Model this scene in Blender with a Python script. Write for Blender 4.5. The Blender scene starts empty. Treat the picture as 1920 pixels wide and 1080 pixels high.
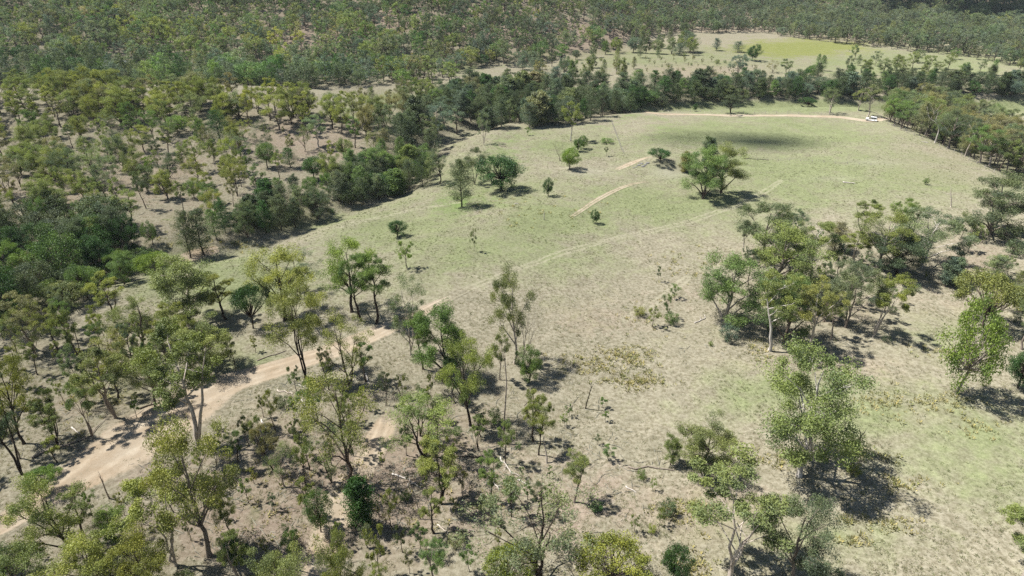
import bpy, math, random
import numpy as np

# ------------------------------------------------------------------ camera, sky, sun, exposure
S = bpy.context.scene
COL = S.collection
W0, H0, F0 = 1920.0, 1080.0, 1280.0          # photograph size and focal length in its pixels
CAM_H = 75.0
PITCH = math.radians(27.6)
cp, sp = math.cos(PITCH), math.sin(PITCH)

cam_d = bpy.data.cameras.new('camera')
cam_d.sensor_width = 36.0
cam_d.lens = 36.0 * F0 / W0
cam_d.clip_start = 1.0
cam_d.clip_end = 8000.0
cam = bpy.data.objects.new('camera', cam_d)
COL.objects.link(cam)
cam.location = (0, 0, CAM_H)
cam.rotation_euler = (math.pi / 2 - PITCH, 0, 0)
S.camera = cam

SUN_EL = math.radians(59.0)
SUN_DIR = np.array([-0.985, 0.17, 0.0])
SUN_DIR = SUN_DIR / np.linalg.norm(SUN_DIR) * math.cos(SUN_EL)
SUN_DIR[2] = math.sin(SUN_EL)                # towards the sun
world = bpy.data.worlds.new('World')
S.world = world
world.use_nodes = True
wn = world.node_tree
for n in list(wn.nodes):
    wn.nodes.remove(n)
wo = wn.nodes.new('ShaderNodeOutputWorld')
wb = wn.nodes.new('ShaderNodeBackground')
ws = wn.nodes.new('ShaderNodeTexSky')
ws.sky_type = 'NISHITA'
ws.sun_disc = False
ws.sun_elevation = SUN_EL
ws.sun_rotation = math.atan2(SUN_DIR[0], SUN_DIR[1])
ws.air_density = 1.0
ws.dust_density = 0.6
wb.inputs['Strength'].default_value = 0.05
wn.links.new(ws.outputs[0], wb.inputs[0])
wn.links.new(wb.outputs[0], wo.inputs[0])

sun_d = bpy.data.lights.new('sun', 'SUN')
sun_d.energy = 4.8
sun_d.angle = math.radians(0.53)
sun_d.color = (1.0, 0.97, 0.925)
sun = bpy.data.objects.new('sun', sun_d)
COL.objects.link(sun)
from mathutils import Vector
sun.rotation_euler = Vector(SUN_DIR).to_track_quat('Z', 'Y').to_euler()

S.view_settings.view_transform = 'Standard'
S.view_settings.look = 'None'
S.view_settings.exposure = 1.05
S.view_settings.gamma = 1.0
S.view_settings.use_curve_mapping = False
S.cycles.max_bounces = 6
S.cycles.diffuse_bounces = 3
S.cycles.glossy_bounces = 2
S.cycles.transmission_bounces = 4
S.cycles.transparent_max_bounces = 4
S.cycles.volume_bounces = 0
S.cycles.use_denoising = False
S.cycles.caustics_reflective = False
S.cycles.caustics_refractive = False

rnd = random.Random(11)
RNG = np.random.default_rng(5)

# ------------------------------------------------------------------ land form
def sstep(a, b, x):
    t = np.clip((x - a) / (b - a), 0, 1)
    return t * t * (3 - 2 * t)

def poly_dist(x, y, pts):
    d = np.full(np.shape(x), 1e9)
    for (x0, y0), (x1, y1) in zip(pts[:-1], pts[1:]):
        dx, dy = x1 - x0, y1 - y0
        t = np.clip(((x - x0) * dx + (y - y0) * dy) / (dx * dx + dy * dy), 0, 1)
        d = np.minimum(d, np.hypot(x - x0 - t * dx, y - y0 - t * dy))
    return d

CREEK = [(-260, 118), (-150, 133), (-104, 156), (-70, 180), (-40, 222), (-32, 270), (-8, 312), (60, 340), (130, 352), (420, 362)]
CREEK_B = [(-8, 330), (-70, 368), (-160, 398), (-420, 405)]

def wob(x, y, s, k):
    return (np.sin(x / s + 1.7 * k + 1.3 * np.sin(y / (1.3 * s) + k)) * np.sin(y / s * 0.9 + 2.3 * k + 1.1 * np.sin(x / (1.5 * s) + 2 * k)))

def zfun(x, y):
    x = np.asarray(x, float)
    y = np.asarray(y, float)
    z = 1.0 * wob(x, y, 45, 1) + 0.45 * wob(x, y, 16, 2) + 0.14 * wob(x, y, 5.5, 3) + 0.05 * wob(x, y, 2.1, 4)
    # forested knoll beyond the creek on the left
    z = z + 9.5 * np.exp(-(((x + 190) / 125) ** 2 + ((y - 322) / 52) ** 2)) + 3 * np.exp(-(((x + 90) / 55) ** 2 + ((y - 285) / 45) ** 2))
    # near spur that carries the track
    z = z + 2.5 * np.exp(-(((x + 25 + (120 - y) * 0.45) / 28) ** 2)) * sstep(260, 150, y)
    # creek lines
    dc = np.minimum(poly_dist(x, y, CREEK), poly_dist(x, y, CREEK_B))
    z = z - 3.5 * np.exp(-(dc / 9.0) ** 2) - 1.5 * np.exp(-(dc / 25.0) ** 2)
    # field edge on the right falls away to a gully
    z = z - 6.0 * sstep(168, 188, x) * sstep(380, 330, y) * sstep(120, 190, y)
    # shallow gully at lower right
    z = z - 2.0 * np.exp(-(((x - 95 - (y - 80) * 0.25) / 16) ** 2)) * sstep(190, 130, y)
    # little earth bank under the flat-topped tree
    z = z + 2.2 * np.exp(-(((x - 55) / 9) ** 2 + ((y - 238) / 6) ** 2))
    # far hills
    ys = np.interp(x, [-700, -300, -100, 0, 60, 140, 300, 900], [385, 402, 425, 436, 480, 600, 680, 720])
    sl = np.interp(x, [-600, 0, 60, 140, 300, 900], [0.27, 0.25, 0.23, 0.17, 0.10, 0.08])
    d = y - ys
    dd = np.where(d > 0, d, 0) - 12 * (1 - np.exp(-np.where(d > 0, d, 0) / 12.0))
    hill = 130 * (1 - np.exp(-dd * sl / 130))
    z = z + hill * (1 + 0.16 * wob(x, y, 60, 5) + 0.10 * wob(x, y, 25, 6))
    return z

def project(x, y, z):
    Z = z - CAM_H
    f = y * cp - Z * sp
    f = np.where(f > 0.5, f, 0.5)
    return W0 / 2 + F0 * x / f, H0 / 2 - F0 * (y * sp + Z * cp) / f, f

_T = np.concatenate([np.arange(60, 420, 0.8), np.arange(420, 2500, 3.0)])
def at(px, py):
    """the point of the land seen at a pixel of the photograph"""
    u, v = (px - W0 / 2) / F0, (H0 / 2 - py) / F0
    dx, dy, dz = u, cp + v * sp, -sp + v * cp
    x, y, z = dx * _T, dy * _T, CAM_H + dz * _T
    h = z - zfun(x, y)
    i = int(np.argmax(h < 0))
    if h[i] >= 0:
        i = len(_T) - 1
    a, b = _T[max(i - 1, 0)], _T[i]
    for _ in range(14):
        m = 0.5 * (a + b)
        if CAM_H + dz * m - float(zfun(dx * m, dy * m)) < 0:
            b = m
        else:
            a = m
    return dx * b, dy * b, float(zfun(dx * b, dy * b))

def at_many(px, py):
    u, v = (np.asarray(px) - W0 / 2) / F0, (H0 / 2 - np.asarray(py)) / F0
    dy, dz = cp + v * sp, -sp + v * cp
    z = np.zeros(len(u))
    for _ in range(12):
        t = (z - CAM_H) / dz
        z = 0.4 * z + 0.6 * zfun(u * t, dy * t)
    t = (z - CAM_H) / dz
    return np.stack([u * t, dy * t, zfun(u * t, dy * t)], -1)

def top_z(y, py):
    v = (H0 / 2 - py) / F0
    return CAM_H + y * (v * cp - sp) / (cp + v * sp)

def in_poly(px, py, P):
    px = np.asarray(px); py = np.asarray(py)
    c = np.zeros(px.shape, bool)
    n = len(P)
    for i in range(n):
        x0, y0 = P[i]; x1, y1 = P[(i + 1) % n]
        if y0 == y1:
            continue
        c ^= ((y0 > py) != (y1 > py)) & (px < (x1 - x0) * (py - y0) / (y1 - y0) + x0)
    return c

# ------------------------------------------------------------------ mesh helpers
def mesh_quads(name, V, Q, mats, attrs=None, midx=None, smooth=False):
    V = np.asarray(V, np.float32).reshape(-1, 3)
    Q = np.asarray(Q, np.int32)
    k = Q.shape[1]
    me = bpy.data.meshes.new(name)
    me.vertices.add(len(V)); me.vertices.foreach_set('co', V.ravel())
    me.loops.add(Q.size); me.loops.foreach_set('vertex_index', Q.ravel())
    me.polygons.add(len(Q))
    me.polygons.foreach_set('loop_start', np.arange(0, Q.size, k, dtype=np.int32))
    for m in mats:
        me.materials.append(m)
    if midx is not None:
        me.polygons.foreach_set('material_index', np.asarray(midx, np.int32))
    if smooth:
        me.polygons.foreach_set('use_smooth', np.ones(len(Q), bool))
    me.update(calc_edges=True)
    for an, arr in (attrs or {}).items():
        a = me.attributes.new(an, 'FLOAT', 'POINT')
        a.data.foreach_set('value', np.asarray(arr, np.float32))
    return me

class Geo:
    def __init__(self):
        self.V = []; self.Q = []; self.A = []; self.M = []; self.n = 0
    def add(self, V, Q, a=0.5, m=0):
        V = np.asarray(V, float); Q = np.asarray(Q, int)
        self.V.append(V); self.Q.append(Q + self.n)
        self.A.append(np.broadcast_to(np.asarray(a, float), (len(V),)))
        self.M.append(np.full(len(Q), m)); self.n += len(V)
    def tube(self, P, R, sides=6, m=0, a=0.5):
        P = np.asarray(P, float); R = np.asarray(R, float)
        k = len(P)
        T = np.gradient(P, axis=0)
        T /= np.linalg.norm(T, axis=1)[:, None] + 1e-9
        ref = np.where(np.abs(T[:, 2:3]) < 0.9, np.array([[0, 0, 1.0]]), np.array([[1.0, 0, 0]]))
        A = np.cross(T, ref); A /= np.linalg.norm(A, axis=1)[:, None] + 1e-9
        B = np.cross(T, A)
        th = np.arange(sides) * 2 * math.pi / sides
        V = P[:, None, :] + R[:, None, None] * (np.cos(th)[None, :, None] * A[:, None, :] + np.sin(th)[None, :, None] * B[:, None, :])
        i = np.arange(k - 1)[:, None] * sides; j = np.arange(sides)[None, :]; j2 = (j + 1) % sides
        Q = np.stack([i + j, i + j2, i + sides + j2, i + sides + j], -1).reshape(-1, 4)
        self.add(V.reshape(-1, 3), Q, a, m)
    def box(self, c, s, m=0, rz=0.0, taper=1.0):
        c = np.asarray(c, float); hx, hy, hz = s[0] / 2, s[1] / 2, s[2] / 2
        V = np.array([[-hx, -hy, -hz], [hx, -hy, -hz], [hx, hy, -hz], [-hx, hy, -hz],
                      [-hx * taper, -hy * taper, hz], [hx * taper, -hy * taper, hz], [hx * taper, hy * taper, hz], [-hx * taper, hy * taper, hz]])
        ca, sa = math.cos(rz), math.sin(rz)
        V = np.stack([V[:, 0] * ca - V[:, 1] * sa, V[:, 0] * sa + V[:, 1] * ca, V[:, 2]], -1) + c
        self.add(V, [[0, 3, 2, 1], [4, 5, 6, 7], [0, 1, 5, 4], [1, 2, 6, 5], [2, 3, 7, 6], [3, 0, 4, 7]], 0.5, m)
    def leaves(self, C, L, Wd, rng, droop=0.4, v=0.5, m=0):
        """rhombic leaves at points C"""
        n = len(C)
        d = rng.normal(size=(n, 3)); d[:, 2] -= droop
        d /= np.linalg.norm(d, axis=1)[:, None]
        r = rng.normal(size=(n, 3)); b = np.cross(d, r); b /= np.linalg.norm(b, axis=1)[:, None] + 1e-9
        l = (L * rng.uniform(0.6, 1.3, n))[:, None] * 0.5
        w = (Wd * rng.uniform(0.6, 1.3, n))[:, None] * 0.5
        V = np.stack([C - d * l, C + b * w, C + d * l, C - b * w], 1).reshape(-1, 3)
        Q = np.arange(n * 4).reshape(-1, 4)
        self.add(V, Q, np.repeat(np.broadcast_to(v, (n,)), 4), m)
    def mesh(self, name, mats, smooth=False):
        return mesh_quads(name, np.concatenate(self.V), np.concatenate(self.Q), mats,
                          {'v': np.concatenate(self.A)}, np.concatenate(self.M), smooth)

# ------------------------------------------------------------------ materials
def new_mat(name):
    m = bpy.data.materials.new(name); m.use_nodes = True
    nt = m.node_tree
    for n in list(nt.nodes):
        nt.nodes.remove(n)
    return m, nt
def N(nt, t, **kw):
    n = nt.nodes.new(t)
    for k, v in kw.items():
        setattr(n, k, v)
    return n
def L(nt, a, b):
    nt.links.new(a, b)
def math_n(nt, op, a, b=None, c=None, clamp=False):
    n = N(nt, 'ShaderNodeMath', operation=op); n.use_clamp = clamp
    for i, v in enumerate((a, b, c)):
        if v is None:
            continue
        if isinstance(v, (int, float)):
            n.inputs[i].default_value = v
        else:
            L(nt, v, n.inputs[i])
    return n.outputs[0]
def mix_c(nt, fac, a, b, blend='MIX'):
    n = N(nt, 'ShaderNodeMix', data_type='RGBA', blend_type=blend)
    for i, v in ((0, fac), (6, a), (7, b)):
        if isinstance(v, (int, float)):
            n.inputs[i].default_value = v
        elif isinstance(v, tuple):
            n.inputs[i].default_value = (*v, 1.0)
        else:
            L(nt, v, n.inputs[i])
    return n.outputs[2]
def noise(nt, vec, scale, detail=3.0, rough=0.55, dist=0.0):
    n = N(nt, 'ShaderNodeTexNoise')
    n.inputs['Scale'].default_value = scale; n.inputs['Detail'].default_value = detail
    n.inputs['Roughness'].default_value = rough; n.inputs['Distortion'].default_value = dist
    L(nt, vec, n.inputs['Vector'])
    return n.outputs[0]
def ramp(nt, fac, lo, hi):
    n = N(nt, 'ShaderNodeMapRange'); n.clamp = True
    n.inputs[1].default_value = lo; n.inputs[2].default_value = hi
    L(nt, fac, n.inputs[0])
    return n.outputs[0]

def leaf_material(name, far=False):
    m, nt = new_mat(name)
    out = N(nt, 'ShaderNodeOutputMaterial')
    if far:
        a = N(nt, 'ShaderNodeAttribute', attribute_type='INSTANCER', attribute_name='tint')
        tint = a.outputs['Color']
    else:
        tint = N(nt, 'ShaderNodeObjectInfo').outputs['Color']
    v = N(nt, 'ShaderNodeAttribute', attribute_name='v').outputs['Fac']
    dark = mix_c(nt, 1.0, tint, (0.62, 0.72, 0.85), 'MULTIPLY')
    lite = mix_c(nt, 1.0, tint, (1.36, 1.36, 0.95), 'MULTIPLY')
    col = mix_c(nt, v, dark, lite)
    d = N(nt, 'ShaderNodeBsdfDiffuse'); L(nt, col, d.inputs[0])
    t = N(nt, 'ShaderNodeBsdfTranslucent')
    tc = mix_c(nt, 1.0, col, (1.15, 1.25, 0.6), 'MULTIPLY'); L(nt, tc, t.inputs[0])
    mx = N(nt, 'ShaderNodeMixShader'); mx.inputs[0].default_value = 0.24
    L(nt, d.outputs[0], mx.inputs[1]); L(nt, t.outputs[0], mx.inputs[2])
    g = N(nt, 'ShaderNodeBsdfGlossy'); g.inputs['Roughness'].default_value = 0.6
    g.inputs['Color'].default_value = (0.8, 0.85, 0.8, 1)
    mg = N(nt, 'ShaderNodeMixShader'); mg.inputs[0].default_value = 0.03
    L(nt, mx.outputs[0], mg.inputs[1]); L(nt, g.outputs[0], mg.inputs[2])
    L(nt, mg.outputs[0], out.inputs[0])
    return m

def bark_material(name, far=False):
    m, nt = new_mat(name)
    out = N(nt, 'ShaderNodeOutputMaterial')
    if far:
        col0 = N(nt, 'ShaderNodeRGB'); col0.outputs[0].default_value = (0.16, 0.14, 0.12, 1); col0 = col0.outputs[0]
    else:
        col0 = N(nt, 'ShaderNodeObjectInfo').outputs['Color']
    tc = N(nt, 'ShaderNodeTexCoord')
    mp = N(nt, 'ShaderNodeMapping'); mp.inputs['Scale'].default_value = (6, 6, 0.9)
    L(nt, tc.outputs['Object'], mp.inputs[0])
    n1 = noise(nt, mp.outputs[0], 1.3, 4)
    col = mix_c(nt, ramp(nt, n1, 0.35, 0.7), mix_c(nt, 1.0, col0, (0.55, 0.5, 0.46), 'MULTIPLY'), mix_c(nt, 1.0, col0, (1.15, 1.12, 1.08), 'MULTIPLY'))
    b = N(nt, 'ShaderNodeBsdfDiffuse'); L(nt, col, b.inputs[0])
    bp = N(nt, 'ShaderNodeBump'); bp.inputs['Strength'].default_value = 0.6; bp.inputs['Distance'].default_value = 0.05
    L(nt, n1, bp.inputs['Height']); L(nt, bp.outputs[0], b.inputs['Normal'])
    L(nt, b.outputs[0], out.inputs[0])
    return m

def plain(name, col, rough=0.7, var=0.25, scale=3.0, metal=0.0, spec=0.3):
    m, nt = new_mat(name)
    out = N(nt, 'ShaderNodeOutputMaterial'); b = N(nt, 'ShaderNodeBsdfPrincipled')
    tc = N(nt, 'ShaderNodeTexCoord')
    n1 = noise(nt, tc.outputs['Object'], scale, 4)
    c = mix_c(nt, ramp(nt, n1, 0.3, 0.7), tuple(k * (1 - var) for k in col), tuple(min(1, k * (1 + var)) for k in col))
    L(nt, c, b.inputs['Base Color']); b.inputs['Roughness'].default_value = rough
    b.inputs['Metallic'].default_value = metal; b.inputs['Specular IOR Level'].default_value = spec
    L(nt, b.outputs[0], out.inputs[0])
    return m

LEAF = leaf_material('leaf'); LEAF_FAR = leaf_material('leaf_far', True)
BARK = bark_material('bark'); BARK_FAR = bark_material('bark_far', True)

def ground_colour(nt):
    """grass, dry grass and bare soil from the land's own patch attributes and noise"""
    pos = N(nt, 'ShaderNodeNewGeometry').outputs['Position']
    def A(n):
        return N(nt, 'ShaderNodeAttribute', attribute_name=n).outputs['Fac']
    nb = noise(nt, pos, 0.045, 5, 0.62, 0.6)
    nm = noise(nt, pos, 0.28, 4, 0.62, 0.4)
    nf = noise(nt, pos, 1.5, 4, 0.65)
    nff = noise(nt, pos, 5.0, 3, 0.7)
    dry = mix_c(nt, ramp(nt, nf, 0.36, 0.62), (0.235, 0.208, 0.145), (0.395, 0.36, 0.275))
    pink = mix_c(nt, ramp(nt, nf, 0.3, 0.7), (0.265, 0.205, 0.158), (0.43, 0.352, 0.285))
    green = mix_c(nt, ramp(nt, nf, 0.32, 0.68), (0.184, 0.206, 0.104), (0.305, 0.328, 0.180))
    lush = mix_c(nt, ramp(nt, nf, 0.32, 0.68), (0.125, 0.185, 0.060), (0.235, 0.31, 0.115))
    mixn = math_n(nt, 'ADD', math_n(nt, 'MULTIPLY', nb, 0.55), math_n(nt, 'MULTIPLY', nm, 0.45))
    def mask(attr, sharp=0.16):
        s = math_n(nt, 'ADD', A(attr), math_n(nt, 'MULTIPLY', math_n(nt, 'SUBTRACT', mixn, 0.5), 2.1))
        return ramp(nt, s, 0.5 - sharp, 0.5 + sharp)
    c = mix_c(nt, mask('bare', 0.22), dry, pink)
    c = mix_c(nt, mask('green', 0.26), c, green)
    c = mix_c(nt, mask('lush', 0.26), c, lush)
    yel = mix_c(nt, ramp(nt, nf, 0.32, 0.68), (0.205, 0.222, 0.07), (0.285, 0.30, 0.115))
    c = mix_c(nt, mask('yellow', 0.2), c, yel)
    c = mix_c(nt, 1.0, c, mix_c(nt, ramp(nt, nm, 0.36, 0.64), (0.86, 0.87, 0.84), (1.09, 1.085, 1.08)), 'MULTIPLY')
    # tussock speckle and fallen leaves
    sp_ = ramp(nt, nff, 0.30, 0.62)
    c = mix_c(nt, 1.0, c, mix_c(nt, sp_, (0.74, 0.75, 0.70), (1.08, 1.08, 1.08)), 'MULTIPLY')
    lit = math_n(nt, 'MULTIPLY', A('litter'), ramp(nt, nm, 0.40, 0.62))
    c = mix_c(nt, math_n(nt, 'MULTIPLY', lit, 0.6), c, (0.15, 0.115, 0.085))
    return c, pos, nf, nff, mixn, A

def ground_bsdf(nt, col, nf, nff, h=0.10):
    out = N(nt, 'ShaderNodeOutputMaterial')
    b = N(nt, 'ShaderNodeBsdfDiffuse'); b.inputs['Roughness'].default_value = 0.6
    col = mix_c(nt, 1.0, col, (0.78, 0.78, 0.78), 'MULTIPLY')
    L(nt, col, b.inputs[0])
    bp = N(nt, 'ShaderNodeBump'); bp.inputs['Strength'].default_value = 0.75; bp.inputs['Distance'].default_value = h
    L(nt, math_n(nt, 'ADD', nf, math_n(nt, 'MULTIPLY', nff, 0.45)), bp.inputs['Height'])
    L(nt, bp.outputs[0], b.inputs['Normal'])
    L(nt, b.outputs[0], out.inputs[0])

GROUND, nt = new_mat('ground')
c, pos, nf, nff, mixn, A = ground_colour(nt)
# faint wheel marks through the grass
fa = ramp(nt, math_n(nt, 'ADD', A('wheel'), math_n(nt, 'MULTIPLY', math_n(nt, 'SUBTRACT', nf, 0.5), 0.9)), 0.35, 0.75)
c = mix_c(nt, math_n(nt, 'MULTIPLY', fa, 0.55), c, (0.42, 0.39, 0.28))
rk = math_n(nt, 'MULTIPLY', A('pale'), ramp(nt, mixn, 0.3, 0.6))
c = mix_c(nt, rk, c, (0.40, 0.37, 0.30))
ground_bsdf(nt, c, nf, nff)

DIRT, nt = new_mat('track_dirt')
c, pos, nf, nff, mixn, A = ground_colour(nt)
nm_ = noise(nt, pos, 0.5, 3)
dirt = mix_c(nt, ramp(nt, mixn, 0.38, 0.62), (0.50, 0.40, 0.285), (0.60, 0.53, 0.42))
dirt = mix_c(nt, math_n(nt, 'MULTIPLY', A('rut'), ramp(nt, nm_, 0.3, 0.6)), mix_c(nt, 1.0, dirt, (0.80, 0.78, 0.75), 'MULTIPLY'), mix_c(nt, 1.0, dirt, (1.06, 1.06, 1.05), 'MULTIPLY'))
dirt = mix_c(nt, ramp(nt, nff, 0.25, 0.6), mix_c(nt, 1.0, dirt, (0.78, 0.76, 0.74), 'MULTIPLY'), dirt)
e = math_n(nt, 'ADD', A('dirt'), math_n(nt, 'MULTIPLY', math_n(nt, 'SUBTRACT', math_n(nt, 'ADD', math_n(nt, 'MULTIPLY', nf, 0.5), math_n(nt, 'MULTIPLY', mixn, 0.5)), 0.5), 1.6))
c = mix_c(nt, ramp(nt, e, 0.36, 0.62), c, dirt)
ground_bsdf(nt, c, nf, nff, 0.05)

# ------------------------------------------------------------------ tags
def tag(o, label=None, cat=None, group=None, kind=None):
    if label: o['label'] = label
    if cat: o['category'] = cat
    if group: o['group'] = group
    if kind: o['kind'] = kind
    return o
def link(name, me, parent=None, loc=(0, 0, 0)):
    o = bpy.data.objects.new(name, me); COL.objects.link(o)
    o.parent = parent; o.location = loc
    return o

# ------------------------------------------------------------------ patch attributes of the land (grass, soil)
#        centre and radii as measured on the photograph, strength
GREEN = [(1480, 735, 150, 40, .5), (1620, 790, 140, 55, .55), (1860, 900, 120, 70, .48), (1500, 330, 420, 90, .52), (1050, 400, 280, 90, .48), (800, 440, 260, 80, .5), (1420, 255, 260, 48, .62), (1600, 320, 240, 50, .35), (900, 330, 90, 60, .55), (420, 520, 190, 60, .62), (620, 420, 200, 40, .40),
         (1790, 850, 190, 110, .46), (1400, 745, 160, 60, .35), (1300, 640, 160, 60, .10), (1750, 620, 130, 60, .22), (1600, 1000, 260, 60, .25),
         (1500, 200, 420, 14, .7), (800, 190, 170, 18, .6), (660, 210, 90, 20, .35), (1700, 120, 330, 40, .50), (1250, 110, 260, 30, .42),
         (1000, 470, 260, 60, .40), (1250, 380, 340, 60, .52), (780, 480, 140, 60, .42), (1060, 270, 160, 45, .45), (1500, 380, 160, 40, .4), (470, 680, 90, 25, .45),
         (1900, 200, 90, 18, .6), (350, 640, 160, 50, .25), (1150, 520, 220, 50, .12), (200, 720, 140, 60, .2), (1000, 560, 160, 30, .1)]
LUSH = [(875, 385, 70, 22, .75), (940, 290, 60, 35, .40), (1430, 95, 60, 20, .3), (880, 130, 90, 12, .5), (560, 470, 60, 25, .28), (1230, 225, 150, 25, .25)]
YELL = [(1500, 90, 150, 19, 1.0), (1800, 660, 60, 20, .2)]
BARE = [(560, 260, 180, 80, .62), (100, 370, 160, 60, .55), (300, 330, 200, 90, .50), (240, 440, 160, 40, .4), (560, 80, 130, 55, 1.0), (700, 40, 160, 45, .9), (1070, 70, 150, 50, 1.0), (940, 50, 120, 40, .9),
        (1700, 60, 260, 30, .65), (1300, 130, 160, 22, .7), (1150, 600, 200, 60, .40), (1250, 560, 160, 40, .45), (1550, 690, 200, 40, .5), (1780, 560, 160, 60, .45),
        (700, 900, 360, 170, .72), (500, 980, 300, 120, .68), (330, 900, 200, 100, .5), (1100, 950, 200, 130, .6), (1350, 960, 220, 90, .5), (1700, 780, 160, 30, .45),
        (160, 760, 200, 80, .42), (700, 740, 160, 50, .4), (1820, 480, 90, 60, .5), (1560, 590, 160, 60, .45), (980, 640, 90, 40, .3)]
LITT = [(600, 930, 360, 170, .75), (250, 1010, 300, 110, .8), (150, 740, 260, 110, .6), (1490, 600, 170, 70, .5), (300, 330, 420, 130, .5), (700, 60, 900, 80, .5), (1800, 300, 130, 60, .6), (860, 760, 160, 90, .55), (1860, 480, 90, 60, .4)]
PALE = [(1255, 322, 32, 14, .7), (1100, 322, 45, 8, .5), (1640, 305, 60, 6, .35), (1560, 335, 40, 6, .35), (390, 473, 30, 7, .7), (1830, 178, 70, 3, .9)]
WHEEL = [[(800, 580), (870, 545), (960, 508), (1060, 472), (1160, 445), (1300, 413), (1380, 388), (1440, 355), (1465, 338)], [(640, 425), (700, 410), (780, 392), (860, 380)],
         [(800, 298), (850, 290), (900, 293)], [(1170, 600), (1240, 560), (1290, 520)], [(1020, 315), (1100, 318), (1150, 322)]]
def blobs(px, py, B):
    s = np.zeros(px.shape)
    for cx, cy, rx, ry, a in B:
        s = np.maximum(s, a * np.exp(-(((px - cx) / rx) ** 2 + ((py - cy) / ry) ** 2)))
    return s
WHEEL_W = [[at(*p)[:2] for p in l] for l in WHEEL]
def land_attrs(x, y, z):
    px, py, f = project(x, y, z)
    ok = (y > 40)
    a = {'green': 1.18 * blobs(px, py, GREEN) + 0.14, 'lush': blobs(px, py, LUSH), 'yellow': blobs(px, py, YELL), 'bare': blobs(px, py, BARE),
         'litter': blobs(px, py, LITT), 'pale': blobs(px, py, PALE)}
    # keep what lies off the picture ordinary
    hi = (y > 430) & (py < 60)
    a['bare'] = np.where(hi, np.maximum(a['bare'], 0.5), a['bare'])
    for k in a:
        a[k] = np.where(ok, a[k], 0.3)
    w = np.zeros(x.shape)
    for l in WHEEL_W:
        d = poly_dist(x, y, l)
        wob_ = 0.25 * np.sin(x * 0.3) + 0.2 * np.sin(y * 0.23)
        w = np.maximum(w, np.exp(-((np.abs(d + wob_ * 0.5) - 0.75) / 0.62) ** 2) * 0.8)
    a['wheel'] = w
    return a

# ------------------------------------------------------------------ the land: one sheet to the horizon
def build_land():
    ys = [-400.0, -200, -100, -40, 0, 20, 35]
    y = 45.0
    while y < 3200:
        ys.append(y); y += max(0.6, (y - 20) * 0.0062)
    ys = np.array(ys)
    nu = 520
    u = np.linspace(-1, 1, nu)
    u = u * (0.72 + 0.28 * np.abs(u) ** 3)
    half = np.maximum(ys, 40) * 1.15 + 90
    X = u[None, :] * half[:, None]
    Y = np.broadcast_to(ys[:, None], X.shape)
    Z = zfun(X, Y)
    V = np.stack([X, Y, Z], -1).reshape(-1, 3)
    r, k = X.shape
    i = np.arange(r - 1)[:, None] * k; j = np.arange(k - 1)[None, :]
    Q = np.stack([i + j, i + j + 1, i + k + j + 1, i + k + j], -1).reshape(-1, 4)
    me = mesh_quads('ground', V, Q, [GROUND], land_attrs(X.ravel(), Y.ravel(), Z.ravel()), None, True)
    o = link('ground', me)
    tag(o, 'dry grassy paddock and wooded slopes with patches of bare pinkish soil', None, None, 'structure')
build_land()

# ------------------------------------------------------------------ dirt tracks
def resample(P, step):
    P = np.asarray(P, float)
    # smooth through Catmull-Rom, then even steps
    out = []
    Pe = np.vstack([2 * P[0] - P[1], P, 2 * P[-1] - P[-2]])
    for i in range(1, len(Pe) - 2):
        for t in np.linspace(0, 1, 12, endpoint=False):
            a, b, c_, d = Pe[i - 1], Pe[i], Pe[i + 1], Pe[i + 2]
            out.append(0.5 * ((2 * b) + (-a + c_) * t + (2 * a - 5 * b + 4 * c_ - d) * t * t + (-a + 3 * b - 3 * c_ + d) * t ** 3))
    out.append(P[-1]); out = np.array(out)
    s = np.concatenate([[0], np.cumsum(np.hypot(*np.diff(out[:, :2], axis=0).T))])
    q = np.arange(0, s[-1], step)
    return np.stack([np.interp(q, s, out[:, k]) for k in range(out.shape[1])], -1)

def track(name, px_pts, label, amt=1.0):
    pts = []
    for px, py, wd in px_pts:
        x, y, z = at(px, py); pts.append((x, y, wd))
    C = resample(pts, 0.7)
    T = np.gradient(C[:, :2], axis=0); T /= np.linalg.norm(T, axis=1)[:, None]
    Nn = np.stack([-T[:, 1], T[:, 0]], -1)
    k = np.linspace(-1, 1, 25)
    hw = C[:, 2] * 0.72
    X = C[:, 0:1] + Nn[:, 0:1] * k * hw[:, None]; Y = C[:, 1:2] + Nn[:, 1:2] * k * hw[:, None]
    rut = -0.05 * (np.exp(-((np.abs(k) - 0.45) / 0.14) ** 2))
    Z = zfun(X, Y) + 0.075 + rut[None, :] - 0.16 * (np.abs(k) > 0.95)[None, :]
    dirt = np.broadcast_to(np.clip((1 - np.abs(k)) * 2.2, 0, 1)[None, :] - 0.38 * np.exp(-(k / 0.16) ** 2)[None, :], X.shape)
    r, n = X.shape
    i = np.arange(r - 1)[:, None] * n; j = np.arange(n - 1)[None, :]
    Q = np.stack([i + j, i + j + 1, i + n + j + 1, i + n + j], -1).reshape(-1, 4)[:, ::-1]
    run = np.arange(len(C)) * 0.7
    dirt = dirt * np.clip(np.minimum(run, run[-1] - run) / min(14.0, run[-1] * 0.14), 0, 1)[:, None]
    at_ = land_attrs(X.ravel(), Y.ravel(), Z.ravel()); at_['dirt'] = (dirt * amt * np.interp(C[:, 2], [1.2, 3.2], [0.55, 1.0])[:, None]).ravel()
    at_.pop('wheel')
    rut_ = np.exp(-((np.abs(k) - 0.30) / 0.10) ** 2) + 0.6 * np.exp(-((np.abs(k) - 0.62) / 0.08) ** 2)
    at_['rut'] = np.broadcast_to(np.clip(rut_, 0, 1)[None, :], X.shape).ravel()
    o = link(name, mesh_quads(name, np.stack([X, Y, Z], -1).reshape(-1, 3), Q, [DIRT], at_, None, True))
    tag(o, label, None, None, 'structure')
    return C
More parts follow.
